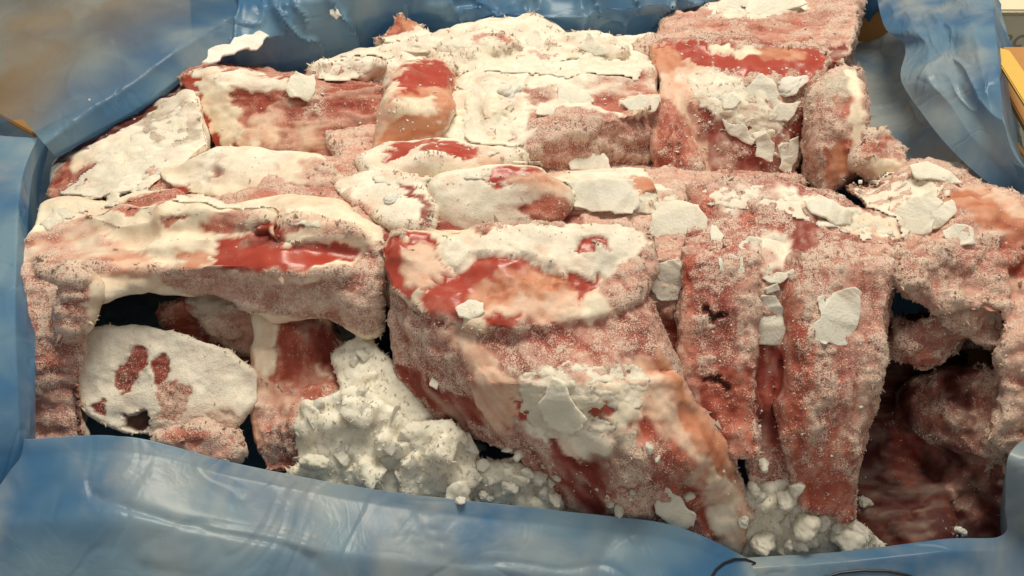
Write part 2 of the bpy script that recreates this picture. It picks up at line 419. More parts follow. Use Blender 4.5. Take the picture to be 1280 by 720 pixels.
# ------------------------------------------------------------------ the liner
liner = empty('plastic_liner', 'wrinkled translucent blue plastic liner folded around the frozen meat', 'plastic liner', (0, .05, -.243))
FILMS = []
def crom(ctrl, n):
    c = np.array(ctrl); m = len(c); t = np.linspace(0, m-1.0001, n); i = t.astype(int); u = (t-i)[:,None]
    g = lambda k: c[np.clip(k, 0, m-1)].reshape(len(k), -1)
    p0, p1, p2, p3 = g(i-1), g(i), g(i+1), g(i+2)
    r = .5*((2*p1)+(p2-p0)*u+(2*p0-5*p1+4*p2-p3)*u**2+(3*p1-p0-3*p2+p3)*u**3)
    return r.reshape((n,)+c.shape[1:])
def lin(c, n):
    m = len(c); t = np.linspace(0, m-1.0001, n); i = t.astype(int); u = (t-i)[:,None,None]
    g = c[i]*(1-u) + c[i+1]*u
    for _ in range(1): g[1:-1] = (g[:-2] + 2*g[1:-1] + g[2:])/4
    return g
def film(name, rows, nu=170, nv=110, wr=.004, cell=(.05, .05, .05), seed=1, frost=None, clear=None, label=None, keep=None, fine=.0004):
    g = np.array([[list(P(t)) for t in r] for r in rows]); g = lin(g, nv); g = np.swapaxes(crom(np.swapaxes(g, 0, 1), nu), 0, 1)
    v = g.reshape(-1, 3); i = np.arange(nv*nu).reshape(nv, nu)
    f = np.stack([i[:-1,:-1].ravel(), i[:-1,1:].ravel(), i[1:,1:].ravel(), i[1:,:-1].ravel()], 1)
    n, _ = normals(v, f)
    q = v/np.array(cell)
    qq = q + np.stack([vn(q, 1.3, seed+50), vn(q, 1.3, seed+51), vn(q, 1.3, seed+52)], 1)*.5
    rid = vn(qq, 1.6, seed)*1.1 + np.exp(-np.abs(vn(qq, 1., seed+2))/.06)*.7; rid2 = np.exp(-np.abs(vn(qq, .5, seed+1))/.06)*.8 + vn(qq, .4, seed+7)*.3; 
    rowk = np.ones((nv, nu))
    if keep is not None: rowk = crom(np.array(keep, float)[:,None], nv)*np.ones((1, nu))
    k = rowk.ravel()
    v = v + n*((rid*wr + rid2*wr*.4 + vn(q, .12, seed+3)*fine)*k)[:,None]
    ss, tt = np.meshgrid(np.linspace(0, 1, nu), np.linspace(0, 1, nv)); ss = ss.ravel(); tt = tt.ravel()
    fr = frost(ss, tt, v) if frost else np.zeros(len(v)); cl = clear(ss, tt, v) if clear else np.zeros(len(v))
    me = np_mesh(name, v - np.array(liner.location), f, M['film'], None, True, dict(prop=np.stack([np.clip(fr, 0, 1), np.clip(cl, 0, 1), tt], 1)))
    o = link(bpy.data.objects.new(name, me), liner)
    if label: o['label'] = label
    FILMS.append(BVHTree.FromPolygons(v.tolist(), f.tolist()))
    return o
#FILMSECTION
film('film_fold', [
    [(-40,560,'y',-13.5),(30,590,'y',-13.5),(160,600,'y',-13.5),(300,640,'y',-13.5),(480,680,'y',-13.5),(700,700,'y',-13.5),(840,720,'y',-13.5),(940,760,'y',-13.5)],
    [(-40,548,'y',-14.5),(35,548,'y',-14.5),(160,545,'y',-14.5),(300,579,'y',-14.5),(480,612,'y',-14.5),(700,637,'y',-14.5),(840,655,'y',-14.5),(935,697,'y',-14.5)],
    [(-40,575,'y',-15.3),(35,570,'y',-15.3),(160,566,'y',-15.3),(300,598,'y',-15.3),(480,632,'y',-15.3),(700,658,'y',-15.3),(840,676,'y',-15.3),(945,716,'y',-15.3)],
    [(-40,660,'y',-19),(30,655,'y',-19),(160,650,'y',-19),(300,670,'y',-19),(480,700,'y',-18.5),(700,720,'y',-18),(840,735,'y',-18),(960,765,'y',-18)],
    [(-40,800,'y',-23),(20,800,'y',-23),(160,800,'y',-23),(300,800,'y',-23),(480,820,'y',-22),(700,830,'y',-21),(840,840,'y',-20),(980,850,'y',-20)],
    [(-40,1000,'y',-25),(20,1000,'y',-25),(160,1000,'y',-25),(300,1000,'y',-25),(480,1000,'y',-24),(700,1000,'y',-24),(840,1000,'y',-23),(980,1000,'y',-23)]],
    seed=3, wr=.0042, cell=(.10, .08, .07), keep=[.4, .15, .6, 1, 1, 1], label='blue film folded over the front rim',
    frost=lambda s, t, v: .38+.45*vn(v, .06, 8)-.2*s)
film('film_fold', [
    [(860,740,'y',-13),(930,740,'y',-13),(1060,740,'y',-13),(1180,740,'y',-13),(1250,740,'y',-12.5),(1252,700,'y',-11.5),(1252,620,'y',-10.5),(1275,600,'y',-9)],
    [(860,705,'y',-14),(930,697,'y',-14),(1060,688,'y',-14),(1180,673,'y',-14),(1252,668,'y',-13.5),(1256,630,'y',-12.8),(1260,570,'y',-12),(1285,545,'y',-10)],
    [(860,716,'y',-15),(930,711,'y',-15),(1060,702,'y',-15),(1180,690,'y',-15),(1266,684,'y',-14.2),(1272,640,'y',-13.4),(1276,580,'y',-12.6),(1300,550,'y',-11)],
    [(850,800,'y',-17.5),(930,790,'y',-17.5),(1060,780,'y',-17.5),(1190,770,'y',-17.5),(1300,740,'y',-16.5),(1330,660,'y',-15),(1340,600,'y',-14),(1360,570,'y',-12)],
    [(840,1000,'y',-20),(930,1000,'y',-20),(1060,1000,'y',-20),(1200,1000,'y',-20),(1380,900,'y',-18),(1420,760,'y',-17),(1440,640,'y',-15),(1440,600,'y',-13)]],
    seed=21, wr=.002, cell=(.12, .08, .08), keep=[.3, .15, .6, 1, 1], label='blue film over the right front corner',
    frost=lambda s, t, v: .32+.3*vn(v, .05, 4))
film('film_fold', [
    [(70,150,-6),(52,230,-6),(46,330,-6),(44,420,'y',-7),(44,520,'y',-12),(46,640,'y',-12.5)],
    [(60,172,-.5),(40,225,-.8),(33,320,-1.2),(34,420,'y',-8),(37,545,'y',-14.0),(30,650,'y',-15.5)],
    [(48,172,.6),(26,225,.4),(20,320,-.2),(20,420,'y',-9),(24,545,'y',-14.8),(20,660,'y',-16.5)],
    [(0,168,.6),(-10,225,.4),(-15,320,-.5),(-15,430,'y',-10.5),(-10,560,'y',-16),(-10,760,'y',-20)],
    [(-90,170,-2),(-90,225,-2),(-95,320,-3),(-95,440,'y',-12),(-95,600,'y',-17),(-95,860,'y',-22)]],
    seed=40, wr=.0016, cell=(.05, .10, .10), keep=[.3, .1, .5, 1, 1], label='blue film folded over the left rim',
    frost=lambda s, t, v: .15+.25*vn(v, .06, 3))
film('film_fold', [
    [(90,215,-7),(150,190,-7),(200,165,-7),(255,125,-6),(335,70,-6),(390,45,-6),(460,20,-6)],
    [(66,192,0),(130,160,.6),(180,132,1.2),(236,92,2),(325,45,2),(382,12,2.4),(440,-20,2.5)],
    [(55,180,1),(110,140,2),(160,108,2.6),(215,68,3.5),(300,15,3.8),(350,-15,4),(410,-40,4)],
    [(30,150,1),(70,100,2.4),(110,50,3),(160,0,4),(240,-50,5),(290,-80,5),(350,-100,5)],
    [(-40,160,.5),(-10,60,2),(20,-10,3),(80,-60,4.5),(150,-120,5.5),(200,-140,5.5),(280,-160,5.5)],
    [(-160,160,0),(-140,30,1.5),(-100,-60,3),(-20,-140,4.5),(80,-180,6),(120,-200,6),(200,-220,6)]],
    seed=60, wr=.004, cell=(.06, .06, .06), keep=[.3, .1, .5, 1, 1, 1], label='clear blue film over the brown carton flap',
    frost=lambda s, t, v: .55*np.exp(-((t-.28)/.1)**2)*np.clip((s-.35)*3, 0, 1), clear=lambda s, t, v: np.clip((t-.30)*2.4, 0, 1)*np.clip(.72+.5*fbm(v, .06, 5, 2), .2, 1))
film('film_fold', [
    [(260,150,-6),(400,120,-6),(520,100,-6),(640,100,-6),(760,100,-6),(880,90,-6),(980,80,-6),(1100,70,-6)],
    [(270,92,0),(390,70,0),(520,35,0),(640,48,0),(760,50,0),(880,35,0),(980,20,0),(1100,10,0)],
    [(280,62,2.5),(390,35,2.5),(520,8,3),(640,22,3),(760,22,3),(880,8,3),(980,-10,3),(1100,-20,3)],
    [(300,20,3.5),(400,0,4.5),(520,-25,5),(640,-20,5),(760,-20,5),(880,-30,5),(980,-40,5),(1100,-60,5)],
    [(300,-60,3.5),(400,-80,4.5),(520,-95,5),(640,-90,5),(760,-90,5),(880,-100,5),(980,-110,5),(1100,-120,5)]],
    seed=81, wr=.014, cell=(.04, .06, .08), keep=[.3, .5, 1, 1, 1], label='crumpled blue film behind the back row',
    frost=lambda s, t, v: -.1+.6*vn(v, .03, 3), nu=220)
film('film_fold', [
    [(1090,-40,2.6),(1104,30,2.6),(1131,58,2.5),(1126,98,2.2),(1150,138,1.8),(1186,184,1.2),(1232,226,.5),(1295,268,-.6)],
    [(1120,-40,4.0),(1140,30,4.2),(1160,58,4.2),(1160,98,4.0),(1188,132,3.4),(1214,172,2.6),(1250,212,1.4),(1302,256,.2)],
    [(1165,-40,4.6),(1180,30,4.9),(1192,58,4.8),(1196,98,4.6),(1212,130,4.0),(1232,166,3.2),(1258,206,2.0),(1308,248,.6)],
    [(1205,-40,6),(1215,30,6.2),(1222,58,6.2),(1228,98,5.8),(1236,128,5.0),(1246,160,4.0),(1266,198,2.6),(1314,240,.9)],
    [(1238,-40,6.6),(1243,30,6.6),(1247,58,6.5),(1250,98,6),(1253,128,5.4),(1257,160,4.6),(1275,204,3.0),(1325,240,1)],
    [(1243,-20,3),(1250,45,3),(1255,75,2.8),(1260,120,2.4),(1266,150,2),(1274,186,1.3),(1300,226,.4),(1345,250,-1)],
    [(1250,60,-5),(1256,120,-5),(1262,150,-5),(1268,185,-5),(1276,210,-5),(1290,240,-5),(1320,280,-5),(1360,300,-5)]],
    seed=97, wr=.0050, cell=(.026, .11, .11), keep=[.15, .7, 1, 1, .25, .8, .5], label='blue film standing up along the right rim',
    frost=lambda s, t, v: .35+.4*vn(v*[1, .3, .3], .02, 3)-.6*np.clip(t-.3, 0, 1), nu=180, nv=160)
film('film_lining', [
    [(1030,-60,-3.0),(1050,40,-3.2),(1070,110,-3.6),(1085,180,-4.2),(1120,240,-4.6),(1240,300,-4.6)],
    [(1075,-60,-2.6),(1095,40,-2.6),(1120,110,-3.0),(1140,180,-3.4),(1180,230,-3.8),(1270,280,-4.0)],
    [(1120,-60,-1.0),(1145,40,-1.0),(1170,110,-1.2),(1195,180,-1.6),(1240,225,-2.2),(1310,262,-2.6)],
    [(1145,-60,1.6),(1175,40,1.8),(1190,110,1.6),(1222,160,.8),(1262,210,0),(1330,250,-1)]],
    seed=113, wr=.004, cell=(.05, .05, .05), label='grey frosted inner film at the right of the meat',
    frost=lambda s, t, v: .95+.3*vn(v, .02, 9))
film('film_lining', [
    [(640+d*660, y, z) for d in (-1, -.5, 0, .5, 1)] for y, z in ((60, -16), (300, -17.5), (520, -18), (700, -18))],
    seed=5, wr=.003, label='dark inside of the liner under the meat')
#MEATSECTION
# ------------------------------------------------------------------ flaps and the neighbouring box
def panel(name, pts, th, m, parent, n=None):
    q = [P(t) for t in pts]; nn = (q[1]-q[0]).cross(q[-1]-q[0]).normalized()
    if nn.z < 0: nn = -nn
    o = parent.location; bm = bmesh.new()
    a = [bm.verts.new(p-o) for p in q]; b = [bm.verts.new(p-o-nn*th) for p in q]
    bm.faces.new(a); bm.faces.new(b[::-1])
    for i in range(len(q)): j = (i+1) % len(q); bm.faces.new((a[j], a[i], b[i], b[j]))
    bmesh.ops.recalc_face_normals(bm, faces=bm.faces)
    bmesh.ops.bevel(bm, geom=bm.edges[:], offset=.0008, segments=2, affect='EDGES')
    me = bpy.data.meshes.new(name); bm.to_mesh(me); bm.free(); me.materials.append(M[m])
    ob = link(bpy.data.objects.new(name, me), parent); return ob
o = panel('flap', [(40,166,-.9),(240,70,1.2),(230,-160,3.0),(-220,20,-.3)], .005, 'card', carton); o['label'] = 'brown flap under the blue film'
o = panel('flap', [(1244,58,4.5),(1250,100,3.6),(1300,190,1.5),(1400,190,1.5),(1340,58,4.5)], .005, 'card', carton); o['label'] = 'brown flap beside the standing film'
o = panel('flap_edge', [(1246,58,5.4),(1250,80,5.4),(1300,160,5.2),(1330,160,5.2),(1262,62,5.6)], .004, 'yellow', carton); o['label'] = 'yellow edge of the flap'
nb = Pz(1242, 82, -4)
cb = empty('cream_box', 'cream cardboard box with grey lettering behind the right rim', 'box', (nb.x+.2, nb.y+.1, -.25))
def nbox(name, lo, hi, m='cream'):
    o = box_mesh(name, [lo[i]-cb.location[i] for i in range(3)], [hi[i]-cb.location[i] for i in range(3)], M[m], cb, .002); return o
zt = Py(1260, 17, (nb.y+.02)*100).z
nbox('body', (nb.x-.02, nb.y+.02, -.25), (nb.x+.4, nb.y+.3, zt-.0005))
nbox('lid', (nb.x-.022, nb.y+.018, zt), (nb.x+.402, nb.y+.302, zt+.004))
fc = bpy.data.curves.new('t', 'FONT'); fc.body = 'accil'; fc.size = .026; fc.shear = .3; fc.extrude = .0002
to = bpy.data.objects.new('t', fc); COL.objects.link(to)
me = bpy.data.meshes.new_from_object(to.evaluated_get(bpy.context.evaluated_depsgraph_get())); bpy.data.objects.remove(to)
me.materials.append(M['ink']); o = link(bpy.data.objects.new('lettering', me), cb)
o.rotation_euler = (math.pi/2, 0, 0); lp = Py(1246, 59, (nb.y+.02-.0006)*100); o.location = lp - cb.location

# ================================================================== the meat
BK = 'frozen meat chunk'
meat('back_ridge_slab', 'long frost-buried slab along the back under the crumpled film, orange tip at its left', 'meat slab',
    [hull((385,118,0),(440,78,1.2),(520,62,1.6),(560,50,1.8),(480,112,0),(400,112,-3),(560,80,-5),r=.6),
     hull((470,50,1.6),(500,20,2.6),(530,32,2.2),(540,70,1.4),(480,70,-4),r=.4),
     hull((400,92,1.0,.5),(430,84,1.8,.5),(470,80,2.2,.6),(450,100,1.2,.4),(440,90,-2)),
     hull((560,60,2.2,.5),(600,52,2.6,.4),(640,62,2.4,.4),(600,76,2.0,.4),(600,60,-2)),
     hull((690,58,2.2,.4),(740,50,2.7,.4),(780,66,2.2,.4),(730,72,2.0,.4),(730,60,-2)),
     hull((540,45,1.6),(600,45,1.6),(730,48,1.6),(815,58,1.4),(825,90,1.0),(570,90,1.2),(600,70,-6),(800,80,-6),r=.6)], 'white',
    [('orange',[(490,28),(498,14),(512,16),(524,26),(510,36),(495,38)]),('meat',[(465,42),(492,26),(498,40),(476,48)]),('meat',[(592,45),(612,40),(635,45),(620,52),(598,52)],.2,.7),
     ('pink',[(640,60),(700,62),(690,80),(650,78)],.3,.6),('brown',[(410,80),(438,84),(440,92),(416,90)]),('brown',[(412,98),(440,108),(486,106),(484,111),(440,113)]),('meat',[(455,68),(478,70),(474,74),(456,72)])],
    lump=(.006,.03), mid=(.0018,.009), smooth=6)
meat('back_corner_slab', 'frosted slab in the far right corner, cut off by the top of the photo', 'meat slab',
    [hull((885,-30,2.2),(1070,-30,2.2),(1062,62,1.6),(1050,78,1.2),(830,62,1.4),(800,72,1.0),(890,0,2.2),(860,80,-6),(1050,90,-6),(1060,0,-6),r=.5)], 'pink',
    [('white',[(892,-10),(1010,-10),(1000,12),(960,22),(900,24),(888,14)]),('meat',[(890,30),(1000,24),(1030,40),(1000,52),(900,44)],.3,.6),('deep',[(1040,60),(1056,52),(1058,80),(1044,84)])], lump=(.004,.025), smooth=6)
meat('red_cut_block', 'wedge with a bare red cut face and red rim line, left end of back row', 'meat block',
    [hull((232,100,2.0),(268,90,2.2),(330,98,2.2),(380,112,2.2),(475,112,2.0),(470,200,-1.6),(400,203,-1.8),(330,196,-1.8),(270,186,-1.5),(270,95,-5),(470,105,-5),(300,180,-6),(460,200,-6))], 'meat',
    [('fat',[(228,96),(280,88),(295,130),(300,165),(285,185),(262,185),(245,140)]),('white',[(240,86),(320,90),(370,104),(330,112),(290,106)]),('red',[(226,98),(240,96),(244,118),(232,118)]),
     ('red',[(240,118),(248,120),(256,150),(266,168),(280,174),(276,182),(258,178),(244,140)]),('peach',[(300,118),(340,114),(350,140),(320,170),(300,165)],.4,.5),('white',[(300,172),(330,165),(345,175),(310,182)],.2,.7),
     ('deep',[(420,185),(462,150),(468,195),(430,205)],.5,.7),('pink',[(320,112),(400,116),(440,135),(380,150),(330,140)],.5,.5),('peach',[(330,160),(400,160),(420,185),(340,185)],.5,.45)], smooth=8, streak=1.9)
meat('pale_slope_piece', 'pale frosted wedge sloping down to the left film, dark skin along its edge', 'meat block',
    [hull((62,245,-2.4),(75,205,-1.6),(130,165,-.4),(190,130,.6),(236,100,1.3),(262,182,1.0),(215,205,1.0),(185,235,.6),(110,250,-.6),(70,240,-6),(140,170,-6),(240,130,-6),(250,200,-6))], 'white',
    [('skin',[(66,205),(90,180),(130,156),(180,128),(230,96),(236,106),(200,126),(170,150),(130,172),(100,190),(84,206)]),('grey',[(180,150),(225,118),(250,170),(220,180),(190,175)],.5,.8),
     ('meat',[(52,250),(76,208),(110,200),(100,228),(70,250)],.2),('fat',[(90,200),(150,175),(170,200),(110,225)],.3,.7),('deep',[(96,212),(112,208),(116,222),(100,226)])], smooth=8)
meat('speckled_slab', 'broad slab mid back row, white top and speckled red front', 'meat slab',
    [hull((585,100,2.2),(600,82,2.3),(700,78,2.2),(815,84,2.0),(822,130,1.8),(806,136,2.2),(670,138,2.2),(640,200,.4),(580,190,1.0),(560,170,.8),(812,222,-3.0),(690,216,-2.6),(600,215,-2),(560,100,-5),(810,100,-5),(800,220,-6),(600,212,-6),r=.4),
     hull((600,100,2.6,.5),(660,92,2.9,.5),(640,130,2.5,.5),(610,150,2.0,.5),(640,110,-1)),
     hull((720,100,2.6,.5),(790,100,2.5,.5),(760,120,2.4,.5),(750,110,-1))], 'white',
    [('frosty',[(662,140),(720,136),(790,150),(822,150),(822,225),(740,222),(690,212),(668,190)],.2),('meat',[(740,100),(822,84),(824,140),(780,140),(745,128)],.3,.8),('brown',[(790,150),(824,130),(824,225),(780,220)],.5,.8),
     ('brown',[(660,112),(690,105),(694,122),(668,128)],.2,.8),('fat',[(780,125),(825,118),(820,142),(790,146)]),('deep',[(618,165),(632,158),(636,175),(622,180)]),('brown',[(560,143),(612,143),(612,147),(560,147)]),
     ('fat',[(575,85),(640,80),(620,150),(575,150)],.4,.6)], smooth=6, lump=(.003,.02))
meat('upright_knuckle', 'upright rounded knuckle with a dark red crown and yellow gristle, back row centre', 'bone knuckle',
    [hull((518,94,2.8,1.3),(550,92,2.8,1.1),(500,145,2.2,1.5),(548,138,2.2,1.1),(482,186,.4,1.4),(536,166,.4,1.3),(500,170,-5,1.2),(540,110,-5,1.2))], 'peach',
    [('fat',[(462,150),(500,100),(520,85),(520,70),(480,120),(450,190),(470,210)]),('red',[(495,98),(512,76),(545,66),(568,74),(572,100),(560,112),(540,106),(515,120),(490,132),(505,110)]),
     ('orange',[(500,120),(540,112),(570,112),(565,140),(520,135)],.3),('fat',[(500,128),(540,122),(545,145),(500,155)],.3),('orange',[(472,172),(500,150),(540,150),(555,140),(548,165),(500,175),(480,182)],.2),
     ('white',[(555,150),(580,130),(580,170),(555,172)])], smooth=12, lump=(.003,.02), mid=(.0004,.006), frost=.6)
meat('white_lens_piece', 'white lens-shaped piece with a red arc along its upper rim, below the knuckle', 'meat piece',
    [hull((458,206,1.3),(482,188,1.9),(530,178,2.3),(600,186,2.0),(645,198,1.2),(600,218,.9),(530,228,.8),(470,224,.8),(540,200,2.4),(470,215,-5),(620,212,-5),(540,190,-5),r=.4)], 'white',
    [('red',[(482,192),(495,176),(520,172),(560,176),(600,186),(602,198),(585,198),(555,186),(520,182),(500,190),(488,200)]),('fat',[(455,210),(470,185),(480,200),(475,220)]),('peach',[(600,190),(650,196),(640,210),(605,205)],.2,.7),
     ('brown',[(458,215),(480,222),(476,228),(458,226)])], smooth=10, mid=(.0006,.006))
meat('flat_white_plate', 'flat white frosted plate with a dark crack along its right side', 'meat piece',
    [hull((416,228,1.2),(470,220,1.5),(515,230,1.5),(537,258,1.1),(530,286,.6),(490,280,.7),(445,258,.9),(430,240,-4),(530,265,-4),(500,275,-4))], 'white',
    [('deep',[(500,226),(508,226),(528,246),(536,264),(534,284),(528,282),(530,264),(520,248)]),('pink',[(425,240),(445,256),(470,268),(440,262)],.2)], smooth=8, mid=(.0008,.006))
meat('rounded_white_joint', 'big smooth white knob with a red arc at its crown and a red right cheek', 'bone knuckle',
    [hull((556,238,1.5,1.2),(605,226,2.3,1.0),(665,226,2.3,1.0),(692,250,1.0,1.2),(675,274,.2,1.1),(605,282,.1,1.1),(556,270,.2,1.1),(560,250,-5,1.2),(680,260,-5,1.2)),
     hull((700,225,1.2),(800,220,.6),(810,250,.2),(800,268,-.4),(720,262,-.4),(720,240,-5),(800,250,-5),r=.5)], 'white',
    [('red',[(602,230),(606,218),(640,206),(682,208),(682,216),(650,218),(625,226),(612,238)]),('peach',[(650,222),(700,218),(715,250),(700,262),(680,240)],.3),('meat',[(662,262),(690,248),(722,262),(715,285),(670,290)],.1),
     ('fat',[(705,224),(790,224),(800,262),(720,262)],.2),('orange',[(780,228),(860,226),(850,236),(790,238)],.1),('dark',[(806,240),(845,236),(848,246),(815,250)]),
     ('deep',[(540,284),(600,292),(590,300),(540,296)])], smooth=14, mid=(.0004,.006), lump=(.0015,.02), crust=.4)
meat('cream_knuckle', 'rounded cream knuckle with small red spots on the left, above the red-streaked slab', 'bone knuckle',
    [hull((205,218,1.0,.8),(250,198,1.8,.7),(330,194,2.0,.7),(392,204,1.6,.7),(415,232,.8,.7),(380,248,.6,.6),(290,248,.6,.6),(220,238,.6,.6),(230,220,-5),(400,230,-5))], 'fat',
    [('deep',[(256,200),(266,198),(270,212),(262,224),(256,216)]),('meat',disc(337,207,8)),('meat',disc(262,196,4)),('pink',[(380,200),(405,200),(428,230),(420,248),(385,240)],.2,.8),
     ('meat',[(345,242),(372,232),(402,236),(430,248),(440,262),(400,254),(355,252)]),('white',[(215,195),(300,184),(360,190),(330,215),(240,225),(205,215)],.5,.6),('red',[(192,226),(220,230),(240,236),(225,242),(200,236)])], smooth=12, mid=(.0005,.006))
meat('red_streaked_slab', 'large cream slab with red streaks on top roofing the dark hollow at left', 'meat slab',
    [hull((34,300,-.8),(60,262,-.8),(120,248,-.2),(180,238,.4),(240,242,.8),(330,258,.9),(420,266,.8),(468,296,.2),(474,330,-.2),(468,345,-.6),(400,340,-.2),(300,334,0),(215,336,-.2),(130,336,-.6),(60,340,-1.0),
          (462,402,'y',-4.6),(400,394,'y',-4.2),(300,372,'y',-3.6),(215,350,'y',-3.0),(130,345,'y',-3.2),(440,300,-4),(300,290,-3),(100,290,-3)),
     hull((34,305,-1.2),(70,300,-1.2),(98,345,-1.6),(36,352,-1.8),(100,400,'y',-5),(98,470,'y',-7.5),(102,560,'y',-10),(38,560,'y',-10),(34,450,'y',-7.5),(60,380,-9),(90,400,-12),r=.5),
     hull((110,268,.2,.6),(180,262,.9,.6),(260,262,1.5,.6),(330,275,1.3,.5),(250,285,.6,.5),(150,285,.2,.5),(200,270,-2)),
     hull((120,310,-.5,.5),(220,312,.3,.6),(260,300,.5,.5),(230,330,-.2,.4),(180,300,-2)),
     hull((360,290,1.0,.5),(440,292,1.0,.6),(468,312,.2,.5),(400,300,.4,.4),(420,300,-2)),
     hull((95,345,-1.6,.6),(150,345,-1.2,.7),(190,350,-1.2,.6),(130,362,'y',-4.0,.5),(110,372,'y',-4.4,.5),(140,340,-3)),
     hull((86,350,'y',-5,.6),(112,358,'y',-4.6,.6),(104,405,'y',-6,.4),(88,420,'y',-6.4,.5)),
     hull((330,368,'y',-4.0,.6),(380,385,'y',-4.2,.7),(345,388,'y',-3.6,.6),(350,360,'y',-1))], 'fat',
    [('pink',[(36,300),(100,280),(150,330),(100,345),(36,352)],.4,.8),('frosty',[(34,335),(100,335),(102,400),(100,470),(104,562),(34,562)],.3),('meat',[(45,400),(80,410),(85,450),(50,460)],.3,.7),('brown',[(40,480),(98,470),(100,555),(40,555)],.3,.7),
     ('pink',[(200,338),(300,336),(400,342),(475,332),(478,408),(380,398),(280,374),(210,352)],.2),('brown',[(330,372),(474,350),(478,408),(380,398)],.4,.5),('white',[(300,345),(400,345),(420,352),(300,354)],.1,.6),
     ('red',[(270,324),(278,300),(311,292),(338,281),(352,296),(330,309),(375,309),(424,307),(446,317),(412,325),(338,332),(285,330)],.12),('meat',[(259,281),(285,266),(308,261),(311,272),(278,287)],.2),
     ('deep',[(302,300),(325,290),(345,296),(325,306),(306,308)],.1),('meat',[(130,262),(165,249),(225,232),(236,240),(195,255),(150,266)],.1),('meat',disc(217,275,8,5)),('meat',disc(367,283,9,4)),('orange',disc(240,324,12,8),.2),
     ('peach',[(139,307),(187,322),(195,345),(150,341)],.2),('pink',[(300,262),(350,262),(420,275),(460,298),(420,290),(340,275)],.2,.7),('frosty',[(450,330),(478,300),(480,408),(462,408)],.2)], smooth=6, lump=(.0050,.03))
meat('frosted_disc', 'round white frosted bone end with dark red marrow spots, leaning in the hollow at left', 'bone end',
    [hull((86,455,-5.8),(112,415,-4.4),(165,408,-4.2),(215,416,-4.4),(285,442,-5.4),(320,470,-6.4),(320,500,-7.4),(290,535,-8.6),(230,542,-9),(160,540,-9),(110,512,-8),(90,475,-6.8),
          (140,440,-8.0),(260,460,-8.5),(250,520,-11),(140,515,-11),r=.15)], 'white',
    [('deep',[(145,487),(148,465),(160,447),(166,433),(181,434),(182,452),(170,468),(153,490)]),('deep',[(192,447),(205,449),(207,470),(200,482),(193,478)]),('meat',[(198,495),(205,482),(222,472),(237,490),(232,508),(215,520),(200,522)]),
     ('deep',disc(125,508,7)),('dark',disc(173,527,14,11)),('brown',[(195,540),(250,530),(290,520),(280,548),(200,550)],.3)], smooth=3, mid=(.0006,.006), lump=(.002,.02), crust=.2, streak=.12, voxel=.0012, frost=1.8)
meat('fluffy_red_lump', 'small fluffy red lump under the roof slab beside the dark hollow', 'meat piece',
    [hull((205,390,'y',-1.5,.9),(240,378,'y',-1.8,.9),(300,385,'y',-2,.9),(322,420,'y',-2.4,.9),(300,455,'y',-2.4,.9),(230,415,'y',-1.8,.9),(260,400,'y',4,1))], 'frosty',
    [('meat',[(192,395),(215,362),(235,385),(238,415),(210,412)],.2),('grey',[(240,370),(290,370),(300,400),(250,400)],.3,.8),('pink',[(265,405),(320,400),(325,440),(280,430)],.2),('deep',[(255,415),(265,430),(300,450),(320,440),(310,458),(270,445)])], lump=(.005,.02), size=.0009)
meat('red_streaked_column', 'red and cream column dropping from the roof slab, right of the frosted disc', 'meat piece',
    [hull((322,385,'y',-3.0,.8),(345,385,'y',-2.8,.7),(318,440,'y',-5.0,.5),(346,450,'y',-5.2,.6),(325,500,'y',-7.2,.6),(345,510,'y',-7.6,.6),(330,420,'y',1,1)),
     hull((350,390,'y',-2.4,.8),(405,402,'y',-2.6,.8),(436,455,'y',-4.8,.7),(425,490,'y',-6.6,.7),(360,470,'y',-5.6,.7),(355,420,'y',-3.4,.7),(390,420,'y',1,1)),
     hull((322,500,'y',-7.4,.7),(400,490,'y',-7.0,.8),(410,580,'y',-11,.6),(345,592,'y',-10.8,.6),(322,560,'y',-9.8,.5),(360,540,'y',-4,1)),
     hull((330,540,'y',-9.4,.6),(362,535,'y',-9.6,.7),(355,585,'y',-11,.6),(330,590,'y',-10.8,.5))], 'peach',
    [('meat',[(338,408),(372,412),(395,440),(390,470),(345,470)],.2),('deep',[(372,390),(412,410),(440,462),(425,475),(395,430)],.3),('fat',[(318,385),(338,390),(342,450),(320,460)],.2),('meat',[(370,478),(420,475),(420,495),(380,500)],.2),
     ('frosty',[(335,530),(400,540),(400,585),(325,580)],.3),('pink',[(320,480),(370,490),(360,540),(322,520)],.3,.8)], smooth=8, lump=(.0045,.022), fib=(.05,-.55,-.8))
meat('low_pink_piece', 'small pink piece at the front rim below the frosted disc', 'meat piece',
    [hull((205,548,'y',-10.8,.7),(250,545,'y',-10.5,.7),(285,560,'y',-10.8,.7),(280,590,'y',-11.5,.7),(215,575,'y',-11.5,.7),(240,560,'y',-7,.7))], 'pink', [('meat',[(212,542),(240,540),(245,552),(220,552)],.2)], lump=(.004,.02))
